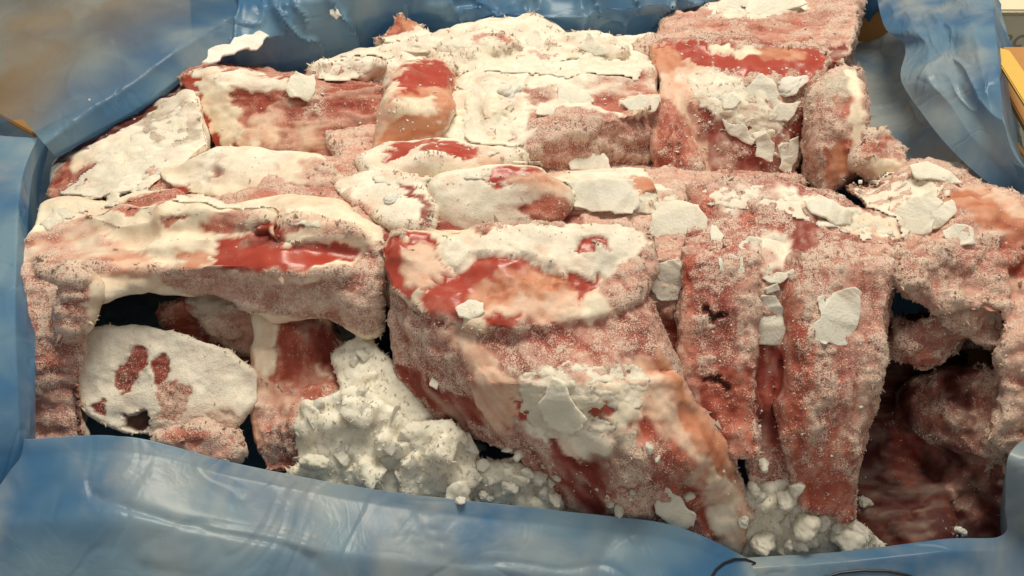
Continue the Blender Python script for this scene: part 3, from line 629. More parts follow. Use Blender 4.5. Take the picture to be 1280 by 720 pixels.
meat('big_centre_knuckle', 'biggest joint in the centre, glossy red and cream cut top and thick tapering shank', 'bone joint',
    [hull((474,312,.6),(492,294,1.0),(528,292,1.2),(620,292,1.4),(700,287,1.6),(780,288,1.4),(808,306,.8),(815,335,0),(800,366,-.6),(760,390,-.8),(700,405,-.8),(640,411,-.8),(580,405,-.9),(540,388,-.8),(492,358,-.4),
          (480,370,-5),(560,400,-5),(800,380,-5),(600,300,-5),(780,300,-5),r=.3),
     hull((500,322,.2,1.2),(522,330,.1,1.2),(512,345,-.6,1.0)),
     hull((495,372,-1.6),(560,408,-1.6),(650,420,-1.6),(740,408,-1.6),(800,378,-1.5),(500,470,'y',-7),(545,520,'y',-8.5),(640,560,'y',-11.5),(620,480,'y',-11.2),(740,480,'y',-11.8),(830,470,'y',-9.0),(860,520,'y',-9.8),(790,560,'y',-13),
          (560,460,'y',-2),(800,470,'y',-2),r=.5),
     hull((640,500,'y',-11.2),(760,480,'y',-11.6),(840,480,'y',-10),(905,570,'y',-11),(925,640,'y',-12),(920,710,'y',-12.6),(820,710,'y',-13.6),(720,660,'y',-13.2),(660,590,'y',-12),(800,560,'y',-13.2),(700,560,'y',-5),(880,600,'y',-6),r=.5)], 'brown',
    [('fat',[(470,312),(490,290),(530,288),(620,288),(700,283),(785,284),(812,306),(818,335),(802,370),(760,394),(700,409),(640,415),(580,409),(535,390),(488,360)],.05),
     ('red',[(470,330),(478,310),(495,295),(525,292),(545,305),(552,330),(545,345),(530,362),(505,365),(485,350)]),('peach',[(508,322),(520,308),(540,312),(546,335),(528,356),(508,350)],.25),
     ('red',[(569,337),(595,321),(640,317),(689,334),(692,345),(662,349),(625,367),(595,375),(576,390),(571,403),(546,400),(531,375),(550,341),(565,347)],.15,1.0,-.0024),
     ('peach',[(602,375),(632,364),(692,349),(737,349),(730,367),(700,390),(662,409),(625,411),(602,394)],.35),('orange',[(600,362),(625,352),(690,336),(706,350),(660,362),(620,376),(600,380)],.5),('red',[(612,402),(650,404),(648,412),(618,412)],.1),
     ('red',[(711,345),(752,349),(726,371)]),('red',[(719,313),(730,300),(749,296),(754,304),(738,309)]),
     ('white',[(560,302),(620,290),(700,285),(785,286),(808,310),(790,340),(757,345),(700,332),(640,314),(596,318),(568,332)],.1,1.0,.0014),
     ('red',[(719,313),(730,300),(749,296),(754,304),(738,309)]),('pink',[(756,367),(780,330),(808,308),(820,337),(806,379),(775,390)],.2),
     ('frosty',[(490,380),(560,412),(600,430),(590,480),(560,500),(510,470),(490,420)],.4),('deep',[(500,460),(560,500),(590,500),(600,540),(560,520),(510,480)],.3,.9),
     ('pink',[(470,350),(500,372),(540,392),(570,412),(540,430),(490,400)],.2,.7),
     ('peach',[(585,412),(605,450),(640,480),(650,520),(630,540),(600,510),(600,470),(575,425)],.3),('frosty',[(620,420),(800,395),(810,440),(760,450),(680,450),(640,440)],.3),
     ('fat',[(735,470),(770,460),(805,470),(800,520),(770,520),(740,500)],.2),('pink',[(700,440),(760,440),(800,470),(740,470)],.3,.8),
     ('white',[(655,480),(700,465),(735,500),(738,540),(680,545),(660,530)],.2),('red',[(645,500),(656,485),(672,490),(664,528),(650,525)]),('red',disc(757,508,10)),
     ('peach',[(795,450),(840,470),(890,540),(925,610),(925,690),(900,640),(850,560),(810,520)],.3),('orange',[(815,440),(850,480),(905,560),(918,600),(900,590),(850,510)],.2),
     ('meat',[(790,520),(830,540),(880,610),(905,680),(870,650),(820,590)],.3,.7),('fat',[(880,590),(915,610),(922,690),(905,690),(895,640)],.2,.8),('deep',[(690,550),(740,560),(760,620),(740,650),(700,600)],.3),
     ('grey',[(740,550),(790,540),(800,590),(760,600)],.3,.8),('frosty',[(770,600),(830,620),(860,690),(780,680)],.3),('white',[(700,545),(760,540),(740,570),(710,570)],.3,.7)], smooth=7, lump=(.003,.018), crust=.45, fib=(.55,-.4,-.75), streak=1.2)
meat('frosted_rib_slab', 'tall slab with two frosted ribs standing at the right front', 'rib slab',
    [hull((866,238,.6),(960,232,1.0),(1040,256,.8),(1116,276,.4),(1122,300,-.2),(1000,300,.2),(866,292,-.2),(900,320,-5),(1100,320,-5),(900,250,-5),r=.5),
     hull((860,285,-.2,.7),(930,285,-.1,.7),(860,330,'y',-3.6,.7),(936,330,'y',-3.8,.7),(856,470,'y',-8.2,.6),(930,480,'y',-8.4,.6),(895,560,'y',-11.2,.5),(938,572,'y',-11.4,.5),(880,400,'y',2),(930,400,'y',2)),
     hull((930,280,.1),(1000,280,.1),(935,340,'y',-3.9),(995,340,'y',-3.9),(935,500,'y',-8.5),(1000,520,'y',-9.2),(940,600,'y',-11),(1010,620,'y',-11.4),(940,400,'y',2),(980,400,'y',2)),
     hull((1005,272,0,.8),(1108,292,-.3,.7),(1000,330,'y',-3.8,.8),(1108,340,'y',-4.6,.6),(1000,430,'y',-7.6,.8),(1092,440,'y',-8.2,.6),(985,530,'y',-10.2,.6),(1062,560,'y',-11.2,.6),(1005,630,'y',-12.2,.5),(1060,648,'y',-12.4,.5),(1010,400,'y',2),(1090,400,'y',2))], 'frosty',
    [('white',[(870,236),(960,230),(1035,258),(1030,270),(960,260),(880,262)],.4,.7),('fat',[(1040,258),(1075,268),(1120,278),(1118,292),(1060,284),(1020,270)],.2),('meat',[(862,236),(892,234),(895,262),(868,275)],.2,.8),('meat',[(935,250),(985,258),(975,285),(930,280)],.3,.7),
     ('deep',[(1000,268),(1028,272),(1015,310),(995,322)],.2),('white',[(945,300),(985,300),(990,330),(950,345)],.3,.7),('pink',[(930,330),(950,320),(952,440),(936,500)],.3),('meat',[(975,350),(1002,340),(1000,420),(985,430)],.1),
     ('pink',[(985,325),(1060,335),(1090,325),(1080,350),(1000,365)],.3,.8),('pink',[(1020,290),(1118,300),(1110,330),(1030,320)],.4,.7),('deep',[(945,436),(990,440),(985,545),(950,560)],.2),('meat',[(985,430),(1010,430),(1000,540),(985,540)],.3,.8),
     ('meat',[(855,480),(930,470),(940,570),(900,565),(870,520)],.3),('deep',[(850,490),(880,490),(900,550),(875,540)],.3),('meat',[(985,530),(1060,540),(1065,650),(1005,635)],.3,.9),('meat',[(1000,520),(1040,530),(1035,570),(1000,560)],.3,.6),
     ('dark',[(886,388),(904,392),(905,395),(887,391)]),('dark',[(883,470),(909,476),(908,479),(884,474)]),('pink',[(1080,300),(1122,300),(1100,440),(1066,560),(1060,480)],.2,.8),('meat',[(845,320),(862,320),(862,470),(848,470)],.2)], smooth=7, size=.0008, dens=105, fib=(.05,-.55,-.8))
meat('orange_topped_block', 'squarish block with a glossy orange-red top edge, right end of back row', 'meat block',
    [hull((818,62,2.6),(832,54,2.8),(1018,58,2.8),(1032,78,2.6),(1025,100,2.2),(830,112,2.2),(1020,60,-5),(825,60,-5),(985,150,.2),(880,150,.2),(985,222,-3.4),(870,226,-3.4),(980,215,-6),(850,220,-6),r=.3),
     hull((826,105,2.2,.4),(848,108,2.2,.4),(814,225,-2.0,.4),(872,222,-2.0,.4),(842,165,.9,.4),(820,225,-6),(870,225,-6))], 'frosty',
    [('peach',[(815,58),(860,52),(880,80),(900,110),(860,130),(830,120),(818,100)],.2),('red',[(820,56),(880,53),(886,66),(1018,60),(1032,76),(1015,92),(960,86),(890,84),(850,72)]),('orange',[(815,60),(846,62),(850,80),(822,96)],.2),
     ('fat',[(890,56),(955,62),(950,68),(890,66)]),('orange',[(950,62),(1005,62),(1000,70),(955,72)],.2),('white',[(850,100),(900,90),(960,110),(1000,140),(950,165),(900,140),(860,115)],.3,.7),('deep',[(880,150),(980,170),(990,224),(885,224)],.4,.7),
     ('peach',[(842,115),(862,120),(875,160),(885,215),(868,180),(850,140)],.15,.9),('meat',[(808,160),(830,130),(860,160),(872,222),(808,226)],.4,.6),('deep',[(990,158),(1002,150),(1004,175),(992,180)])], smooth=5, fib=(.1,-.7,-.7))
meat('narrow_upright_block', 'narrow upright block with a pointed pink top beside the orange-topped block', 'meat block',
    [hull((1014,118,2.6),(1052,88,3.4),(1064,86,3.4),(1074,125,2.6),(1078,200,-.8),(1060,222,-2.2),(1036,240,-3.0),(1010,222,-3.2),(1012,150,1.0),(1010,110,-5),(1070,100,-5),(1010,210,-6),(1070,200,-6))], 'pink',
    [('fat',[(1056,86),(1068,86),(1078,150),(1080,205),(1066,180),(1062,130)],.1),('brown',[(1000,140),(1030,140),(1030,190),(1040,238),(1004,215)],.3,.9),('grey',[(1010,112),(1050,92),(1055,125),(1015,135)],.3,.8),('orange',[(1035,190),(1060,180),(1065,210),(1040,225)],.2),('meat',disc(1062,182,6)),('meat',[(1020,135),(1060,130),(1050,142),(1020,145)],.2,.8)], smooth=6, fib=(.05,-.55,-.8))
meat('ragged_scrap', 'small ragged pink scrap leaning on the narrow block at the right rim', 'meat scrap',
    [hull((1080,170,.8),(1105,165,.8),(1124,190,-.2),(1126,215,-1.2),(1090,218,-1.2),(1078,200,0),(1095,200,-5),(1120,210,-5))], 'pink', [('meat',disc(1088,186,8,12),.1),('meat',disc(1108,178,7)),('fat',[(1095,205),(1120,200),(1122,215),(1098,220)],.1)], lump=(.004,.014), smooth=5)
meat('orange_fat_shelf', 'bulky chunk at the right edge with a shiny orange fat rim', 'meat chunk',
    [hull((1060,232,-.4),(1130,216,.2),(1190,224,.4),(1245,240,.6),(1300,268,.6),(1310,310,-.4),(1240,330,-1.2),(1180,310,-1.0),(1120,290,-.8),(1100,240,-5),(1200,240,-5),(1300,300,-5),r=.5),
     hull((1126,300,-1.2,.8),(1180,300,-1,.8),(1240,320,-1.2,.8),(1140,350,'y',-4.0,.8),(1175,378,'y',-4.6,.8),(1250,385,'y',-4.6,.8),(1200,330,'y',3,.8)),
     hull((1258,310,-1.4,.8),(1310,300,-1.4,.8),(1262,420,'y',-6,.8),(1310,420,'y',-6,.8),(1262,560,'y',-9.5,.8),(1310,560,'y',-9.5,.8),(1280,450,'y',1))], 'pink',
    [('peach',[(1185,230),(1240,240),(1290,262),(1290,300),(1250,292),(1215,270)],.15),('orange',[(1190,240),(1225,244),(1285,285),(1285,296),(1250,290),(1215,268)],.25),('brown',[(1125,300),(1185,300),(1170,380),(1130,350)],.3,.8),('frosty',[(1180,310),(1240,330),(1240,385),(1180,375)],.4,.7),
     ('meat',[(1250,280),(1290,300),(1290,360),(1255,330)],.3,.8),('brown',[(1080,228),(1180,228),(1170,240),(1090,240)],.2,.7)], smooth=9, lump=(.005,.022), size=.0008, dens=95)
meat('ragged_frosted_clump', 'ragged frosted clump over a dark gap, above the dark red block at right', 'meat chunk',
    [hull((1130,430,'y',-4.6,.9),(1160,405,'y',-4.4,.8),(1190,400,'y',-4.2,.8),(1195,440,'y',-4.8,.8),(1150,455,'y',-5.2,.8),(1180,420,'y',2,.8)),
     hull((1180,400,'y',-4.4,.8),(1215,385,'y',-4.2,.9),(1250,390,'y',-4.4,.8),(1250,430,'y',-5.2,.7),(1215,425,'y',-5.0,.7),(1220,410,'y',2,.8))], 'brown',
    [('grey',[(1170,392),(1250,380),(1250,410),(1180,410)],.4,.7),('meat',[(1125,440),(1160,440),(1165,462),(1135,458)],.2,.9),('pink',[(1170,400),(1230,395),(1230,425),(1180,420)],.3,.7),('deep',[(1235,440),(1250,430),(1250,460),(1238,458)])], lump=(.006,.018), size=.0009, dens=90)
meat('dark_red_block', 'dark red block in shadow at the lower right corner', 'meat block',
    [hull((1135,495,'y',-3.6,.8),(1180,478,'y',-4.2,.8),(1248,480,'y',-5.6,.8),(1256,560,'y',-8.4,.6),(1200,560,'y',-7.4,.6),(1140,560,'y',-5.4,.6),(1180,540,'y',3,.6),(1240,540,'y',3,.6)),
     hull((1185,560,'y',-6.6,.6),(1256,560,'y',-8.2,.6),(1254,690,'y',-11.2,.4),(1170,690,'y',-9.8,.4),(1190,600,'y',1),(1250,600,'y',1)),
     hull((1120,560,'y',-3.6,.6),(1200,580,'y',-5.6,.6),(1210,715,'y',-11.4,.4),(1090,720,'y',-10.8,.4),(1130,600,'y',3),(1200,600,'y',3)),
     hull((1085,400,'y',3,.5),(1200,400,'y',3,.5),(1060,560,'y',-2,.5),(1120,540,'y',-2,.5),(1066,640,'y',-7.6,.5),(1072,700,'y',-11.6,.5),(1180,694,'y',-12.2,.5),(1062,735,'y',-11.6,.5),(1130,735,'y',-12.2,.5),(1090,600,'y',3))], 'shade_maroon',  # base colour holds the shade of the hollow beside the ribs
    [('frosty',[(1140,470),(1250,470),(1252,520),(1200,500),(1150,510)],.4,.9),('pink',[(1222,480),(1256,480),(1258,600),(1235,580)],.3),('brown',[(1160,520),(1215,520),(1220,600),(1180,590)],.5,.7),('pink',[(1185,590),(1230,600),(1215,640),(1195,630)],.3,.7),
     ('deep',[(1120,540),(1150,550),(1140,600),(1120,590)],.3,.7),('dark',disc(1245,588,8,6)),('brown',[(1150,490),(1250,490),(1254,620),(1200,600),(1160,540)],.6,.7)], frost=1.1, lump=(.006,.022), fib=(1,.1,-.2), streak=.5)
meat('recessed_brown_piece', 'brownish red piece sunk between the big joint and the ribs', 'meat piece',
    [hull((800,285,-1.5),(862,270,-1.5),(868,330,'y',-2.2),(812,330,'y',-2.4),(870,500,'y',-6.4),(815,460,'y',-5.2),(880,580,'y',-9),(840,300,'y',4),(850,420,'y',3),r=.5)], 'brown',
    [('pink',[(805,300),(862,300),(858,400),(815,400)],.4,.8),('deep',[(815,400),(865,400),(875,480),(830,440)],.4,.9)])
meat('sunken_middle_layer', 'reddish frosted layer showing in the crevices between the centre pieces', 'meat layer',
    [hull((170,235,.2),(190,212,.6),(300,205,.6),(420,215,.7),(480,230,.8),(700,225,.3),(860,225,-.6),(1000,228,-3.2),(860,270,-.8),(800,290,-.4),(480,302,.3),(440,275,.5),(330,258,.4),(330,250,-6),(1000,240,-6),(800,290,-6),(480,300,-6),r=.3),
     hull((400,150,0),(440,210,.2),(640,205,0),(830,215,-2.4),(900,222,-3.4),(900,150,-3),(440,200,-6),(900,200,-6),r=.3)], 'pink',
    [('meat',[(180,225),(260,228),(440,262),(330,262),(190,240)],.3,.6),('deep',[(470,275),(620,284),(720,270),(720,295),(490,305)],.2),('meat',[(425,205),(470,200),(480,240),(430,235)],.3,.8)])
# ================================================================== loose ice: every flake and lump its own thing
def hit(px, py, films=False):
    d = ray(px, py).normalized(); best = None
    for b, _ in SOLIDS:
        h = b.ray_cast(CAM, d)
        if h[0] is not None and (best is None or h[3] < best[2]): best = (h[0], h[1], h[3])
    if films:
        for b in FILMS:
            h = b.ray_cast(CAM, d)
            if h[0] is not None and (best is None or h[3] < best[2]): best = (h[0], h[1], h[3])
    return best
def soft_normal(px, py, r):
    s = Vector(); 
    for k in range(8):
        h = hit(px+r*math.cos(k*.785), py+r*math.sin(k*.785))
        if h: s += h[1] if h[1].dot(ray(px, py)) < 0 else -h[1]
    return s.normalized() if s.length > .1 else Vector((0, -.5, .8))
def flake(label, poly, th=.0025, films=False, mat='flake', tilt=None, name='ice_flake', lift=.0002, group=None, cam=.35):
    cx = sum(p[0] for p in poly)/len(poly); cy = sum(p[1] for p in poly)/len(poly)
    h = hit(cx, cy, films)
    if not h: print('FLAKE MISS', label); return
    rr = max(max(abs(p[0]-cx), abs(p[1]-cy)) for p in poly)
    nrm = (soft_normal(cx, cy, rr*.6) - ray(cx, cy).normalized()*cam + (Vector(tilt) if tilt else Vector())).normalized()
    hs = [hit(cx+(p[0]-cx)*k_, cy+(p[1]-cy)*k_, films) for p in poly for k_ in (.35, .7)]
    hg = [(q[0]-h[0]).dot(nrm) for q in hs if q]; hg = [x_ for x_ in hg if abs(x_) < .008]
    p0 = h[0] + nrm*(lift + (float(np.percentile(hg, 70)) if hg else 0))
    # outline, resampled and roughened, on the plane of the flake
    ring = []
    m = len(poly); per = 5
    for i in range(m):
        for k in range(per):
            t = k/per; a, b = poly[i], poly[(i+1) % m]
            x = a[0]+(b[0]-a[0])*t; y = a[1]+(b[1]-a[1])*t; d = ray(x, y)
            ring.append(CAM + d*((p0-CAM).dot(nrm)/d.dot(nrm)))
    R = np.array(ring); c = R.mean(0); sd = int(cx*7+cy)
    R = R + np.stack([vn(R, .004, sd), vn(R, .004, sd+1), vn(R, .004, sd+2)], 1)*.0013 + np.stack([vn(R, .010, sd+3), vn(R, .010, sd+4), vn(R, .010, sd+5)], 1)*.0022
    nn = np.array(nrm); bm = bmesh.new()
    a = [bm.verts.new(q - c) for q in R]; b = [bm.verts.new(q - c + nn*th) for q in R]; n = len(R)
    bm.faces.new(a[::-1]); bm.faces.new(b)
    for i in range(n): k2 = (i+1) % n; bm.faces.new((a[i], a[k2], b[k2], b[i]))
    bmesh.ops.recalc_face_normals(bm, faces=bm.faces); bmesh.ops.triangulate(bm, faces=bm.faces)
    V, F = remesh(bm, max(.0006, th*.3), 3)
    vc = V + c; N_, _ = normals(V, F)
    V = V + nn*(vn(vc, .03, sd+9)*.0012 + vn(vc, .012, sd+8)*.0005)[:,None] + N_*(fbm(vc, .005, sd+5, 2)*th*.08)[:,None]
    me = np_mesh(name, V, F, M[mat])
    o = bpy.data.objects.new(name, me); o.location = c; o['label'] = label; o['category'] = 'ice flake'
    if group: o['group'] = group
    link(o); return o
# crusts of snow draped over the joints between pieces
def drape(label, poly, th=.0018, seed=1, hole=.0):
    xs = [p[0] for p in poly]; ys = [p[1] for p in poly]; st = 2.5
    gx = np.arange(min(xs)-12, max(xs)+13, st); gy = np.arange(min(ys)-12, max(ys)+13, st); X, Y = np.meshgrid(gx, gy); H, W = X.shape
    T = np.full((H, W), np.nan)
    for a in range(H):
        for b in range(W):
            h = hit(X[a,b], Y[a,b])
            if h: T[a,b] = h[2]
    T = np.where(np.isnan(T), np.nanmedian(T), T)
    ins = inpoly(X.ravel(), Y.ravel(), poly).reshape(H, W).astype(float)
    def blur(A, k):
        for _ in range(k):
            B = np.pad(A, 1, 'edge'); A = (B[:-2,1:-1]+B[2:,1:-1]+B[1:-1,:-2]+B[1:-1,2:]+B[1:-1,1:-1]*2)/6
        return A
    P0 = np.stack([X*.0005, Y*.0009, X*0], 2).reshape(-1, 3)
    w_ = blur(ins, 12) + (fbm(P0, .014, seed, 5, .65)*.34).reshape(H, W) - .50 - hole
    w_ = np.clip(w_/.30, -1, 1); Tb = np.minimum(blur(T, 10), T + .002)
    Tb = np.maximum(Tb, T - .0035)
    top = Tb - th*np.sqrt(np.clip(w_, 0, 1)) + (fbm(P0, .007, seed+9, 4, .65)*.0011).reshape(H, W) + .0012
    dirs = np.array([[list(ray(x, y).normalized()) for x, y in zip(r1, r2)] for r1, r2 in zip(X, Y)])
    V = np.array(CAM) + dirs*top[:,:,None]; Vb = np.array(CAM) + dirs*(np.maximum(top, T) + .0030)[:,:,None]
    keep = w_ > 0; idx = np.arange(H*W).reshape(H, W)
    fq = keep[:-1,:-1] & keep[1:,:-1] & keep[:-1,1:] & keep[1:,1:] & (np.abs(np.diff(T, axis=0))[:,:-1] < .012) & (np.abs(np.diff(T, axis=1))[:-1] < .012)
    q = np.stack([idx[:-1,:-1][fq], idx[1:,:-1][fq], idx[1:,1:][fq], idx[:-1,1:][fq]], 1)
    if len(q) < 20: print('DRAPE MISS', label); return
    n0 = H*W; ed = {}
    for f in q.tolist():
        for k in range(4): ed[(f[k], f[(k+1) % 4])] = 1
    side = [(b, a, a+n0, b+n0) for (a, b) in ed if (b, a) not in ed]
    F = np.concatenate([q, q[:,::-1]+n0, np.array(side)]); A = np.concatenate([V.reshape(-1, 3), Vb.reshape(-1, 3)])
    u_, inv = np.unique(F, return_inverse=True); A = A[u_]; F = inv.reshape(F.shape); org = np.array([A[:,0].mean(), A[:,1].mean(), A[:,2].min()])
    me = np_mesh('snow_crust', A-org, F, M['crust']); o = bpy.data.objects.new('snow_crust', me); o.location = org
    o['label'] = label; o['category'] = 'snow crust'; link(o)
drape('white snow crust over the back ridge and the speckled slab', [(400,70),(480,50),(540,52),(620,48),(720,60),(805,80),(800,100),(740,98),(650,92),(640,140),(655,185),(600,198),(575,170),(580,115),(565,72),(500,66),(450,100),(400,110)], seed=11)
drape('pale snow crust on the wedge at the left film', [(70,245),(110,208),(170,165),(225,128),(246,170),(200,215),(185,245),(120,262),(60,292),(50,280)], seed=12)
drape('snow crust across the joint above the red-streaked slab', [(170,262),(235,240),(300,252),(400,262),(455,285),(440,296),(340,272),(260,268),(200,276)], seed=13, th=.0014)
drape('crumbly snow crust on the face of the orange-topped block', [(856,96),(900,92),(955,108),(1000,128),(968,160),(1000,190),(965,200),(900,150),(862,122)], seed=14)
drape('thin snow crust along the top of the rib slab', [(872,232),(960,226),(1050,258),(1122,278),(1115,298),(1030,288),(960,262),(885,264)], seed=15, th=.0014)
drape('snow crust right of the rounded white joint', [(700,222),(800,222),(856,240),(820,270),(720,264)], seed=16, th=.0014)
drape('snow crust on the chunk at the right edge, behind the large angled flake', [(1055,230),(1130,212),(1190,228),(1180,262),(1130,300),(1100,270)], seed=17)
drape('snow crust below the upright knuckle, by the white lens piece', [(440,196),(470,205),(520,222),(600,214),(660,200),(700,220),(620,230),(540,232),(470,232)], seed=18, th=.0014)
drape('snow crust on the upper shank below the glossy cut', [(640,470),(700,455),(800,455),(815,500),(770,540),(680,550),(650,520)], seed=20, th=.0014, hole=.03)
FL = [
 ('large round cream flake left of the frosted ribs', [(810,268),(818,256),(845,252),(870,258),(882,275),(880,295),(862,318),(840,318),(815,312),(808,290)], .003),
 ('squarish white flake on the right rib', [(1022,368),(1050,363),(1080,364),(1076,390),(1060,430),(1035,432),(1012,430),(1020,395)], .002),
 ('tall white flake in the groove between the ribs', [(945,375),(965,370),(982,385),(980,405),(985,432),(940,434),(944,410),(940,390)], .003),
 ('small rounded flake high on the left rib', [(900,322),(915,316),(932,322),(930,338),(915,344),(900,340)], .002),
 ('upper small flake on the left rib, by the rib top', [(920,300),(935,290),(952,298),(945,312),(925,318)], .002),
 ('small oblong flake at the left rib, nearest the round cream flake', [(887,282),(900,279),(906,290),(900,312),(890,308)], .002),
 ('thin upper sliver lying across the rib groove', [(948,350),(965,340),(990,340),(992,346),(960,358)], .002),
 ('thin lower sliver across the rib groove', [(950,364),(972,356),(976,366),(955,372)], .002),
 ('white bar-shaped flake on the rib slab top', [(1005,250),(1022,244),(1066,262),(1064,280),(1045,282),(1010,268)], .004),
 ('large angled flake on the chunk at the right edge', [(1118,258),(1140,245),(1168,238),(1180,252),(1160,290),(1135,296),(1122,285)], .004),
 ('thin flake behind the large angled flake', [(1165,262),(1190,250),(1195,268),(1178,285),(1155,294)], .003),
 ('small flat flake on the right edge chunk below the orange rim', [(1178,290),(1195,280),(1215,284),(1222,302),(1200,304),(1180,300)], .003),
 ('cream flake at the foot of the narrow upright block', [(1034,222),(1050,215),(1072,222),(1078,240),(1065,256),(1040,248)], .004),
 ('pale flake on the right rim behind the orange fat', [(1135,208),(1160,207),(1185,214),(1205,228),(1180,228),(1140,222)], .004),
 ('rounded white flake on the slab with the speckled front', [(697,112),(715,107),(735,115),(742,126),(725,133),(700,132)], .004),
 ('smaller flake just left of the rounded white one on the speckled slab', [(670,132),(682,130),(694,138),(690,148),(672,146)], .003),
 ('flake at the foot of the speckled red front', [(710,196),(735,190),(758,192),(765,215),(740,220),(715,212)], .003),
 ('thin flake at the right end of the speckled slab', [(780,128),(800,118),(822,122),(818,140),(792,145)], .002),
 ('cream plate lying right of the white knob', [(712,228),(750,224),(790,226),(802,255),(790,268),(740,266),(712,258)], .002),
 ('thin sliver at the front of the cream plate', [(775,258),(805,246),(805,268),(780,270)], .002),
 ('large flake draped over the orange-topped block', [(928,112),(950,92),(965,100),(975,130),(1000,130),(985,155),(958,150),(940,140)], .003),
 ('lower flake on the face of the orange-topped block', [(940,168),(955,160),(970,178),(965,198),(948,198)], .003),
 ('flake at the right corner of the orange-topped block face', [(972,180),(996,168),(998,200),(985,222),(974,210)], .003),
 ('flake on the left side of the crumb-strewn block face', [(900,118),(918,112),(925,128),(905,138)], .003),
 ('narrow crumb flake on the crumb-strewn block face', [(900,150),(925,158),(945,175),(940,182),(915,170)], .003),
 ('white flake on the big joint below its glossy top', [(572,388),(585,376),(602,380),(606,392),(590,400),(576,398)], .005),
 ('pale flake under the round cream flake', [(818,325),(850,322),(855,350),(845,375),(825,378),(815,350)], .002),
 ('jagged white flake leaning on the big shank', [(672,500),(690,470),(705,478),(720,505),(740,528),(715,542),(685,540)], .004),
 ('grey-white flake low on the big shank', [(822,622),(832,604),(850,620),(868,645),(866,660),(840,656),(822,644)], .004),
 ('small white chip on the frosted side of the big joint', [(538,470),(545,462),(550,474),(545,488),(538,484)], .003),
 ('flat flake at the crest of the back ridge', [(655,52),(672,36),(680,50),(700,58),(680,66),(660,64)], .003),
 ('upright flake on the back ridge, right of centre', [(722,62),(735,40),(752,55),(765,62),(745,68)], .003),
 ('crusty flake at the left end of the back ridge', [(355,112),(372,92),(395,95),(398,112),(385,125),(362,122)], .005),
 ('long pale flake on top of the far right corner slab', [(895,6),(920,-4),(1000,-6),(1010,6),(960,20),(900,22)], .004),
]
for lab, poly, th in FL: flake(lab, poly, th*.5)
flake('grey ice plate leaning left of the big joint', [(397,402),(420,395),(450,400),(465,415),(462,440),(478,470),(470,480),(445,472),(430,465),(420,440),(405,425)], .009, 'grey_ice', name='ice_plate', cam=.8)

flake('long white frost streak on the film, left of the back ridge', [(250,80),(262,66),(300,45),(345,26),(382,14),(360,32),(335,48),(320,60),(290,66),(268,80)], .002, True, 'snow', name='frost_streak', cam=.35)
flake('tiny white frost fleck on the film left of the back ridge', [(412,14),(424,12),(430,20),(420,25)], .002, True, 'snow', name='frost_fleck', cam=.9)
LB = []
for k in range(6):
    hs = [[(Vector(rng.normal(0, .28, 3)), rng.uniform(.35, .6)) for _ in range(7)]]
    v, f = solid([[(p*.012, r*.012) for p, r in h] for h in hs], .0011, 3)
    n, _ = normals(v, f); v = v + n*((fbm(v, .006, 200+k, 3)*.0016 + (1-2*np.abs(vn(v, .004, 300+k)))*.0007))[:,None]
    v = v/np.abs(v).max(); LB.append((v, f))
LM = {}
def lump(px, py, rpx, label, group=None, mat='lump', k=None, squash=.8, cat='ice lump', name='ice_lump', sink=.45):
    h = hit(px, py, True)
    if not h: print('LUMP MISS', label); return
    r = rpx*h[2]/FPX; k = rng.integers(6) if k is None else k
    if (k, mat) not in LM:
        LM[(k, mat)] = np_mesh(name, LB[k][0], LB[k][1], M[mat])
    o = bpy.data.objects.new(name, LM[(k, mat)]); nn = h[1] if h[1].dot(ray(px, py)) < 0 else -h[1]
    o.location = h[0] + nn*r*sink*.4; o.scale = (r, r*rng.uniform(.8, 1.1), r*squash)
    o.rotation_euler = (rng.uniform(-.5, .5), rng.uniform(-.5, .5), rng.uniform(0, 6.28))
    o['label'] = label; o['category'] = cat
    if group: o['group'] = group
    return link(o)
def heap(hulls, name, label, seed, mat='lump', smooth=2, amp=.0012):
    v, f = solid(hulls, .0014, smooth); n, fn = normals(v, f)
    v = v + n*(fbm(v, .012, seed, 4, .6)*amp*1.1 + (1-2*np.abs(vn(v, .009, seed+7)))*.0006)[:,None]; n, fn = normals(v, f)
    SOLIDS.append((BVHTree.FromPolygons(v.tolist(), f.tolist()), name))
    org = np.array(((v[:,0].min()+v[:,0].max())/2, (v[:,1].min()+v[:,1].max())/2, v[:,2].min()))
    root = empty(name, label, 'ice lump', org)
    link(bpy.data.objects.new('ice', np_mesh('ice', v-org, f, M[mat])), root)
    c = crystals(v-org, f, fn, np.full(len(v), .6), np.tile(np.array([.84, .79, .68]), (len(v), 1)), 45, .0013)
    o = link(bpy.data.objects.new('frost', np_mesh('frost', c[0], c[1], M['crystal'], None, False, dict(col=c[2]))), root); o['kind'] = 'stuff'
def bed(name, label, seed, core, size, n, **kw):
    """a packed core with angular chunks frozen onto it"""
    hc = hull(*core, r=.5); hs = [hc]
    for q in range(n):
        a, b, c = [hc[i][0] for i in rng.choice(len(hc), 3, replace=False)]; wt = rng.dirichlet((1, 1, 1)); p = a*wt[0] + b*wt[1] + c*wt[2]
        p = p + Vector((0, -.35, .2)).normalized()*.004; r = size*rng.uniform(.6, 1.2)
        hs.append([(p + Vector(rng.normal(0, 1, 3)).normalized()*r*rng.uniform(.75, 1.05), .03*r) for _ in range(14)])
    heap(hs, name, label, seed, **kw)
bed('ice_heap', 'biggest cloudy ice mass at the front rim, left of the big shank', 401, [(375,535,'y',-9.6),(400,508,'y',-9.0),(440,490,'y',-8.8),(490,515,'y',-9.6),(520,560,'y',-10.6),(510,615,'y',-12.2),(440,612,'y',-12.2),(385,590,'y',-11.4),(440,560,'y',-5)], .013, 14)
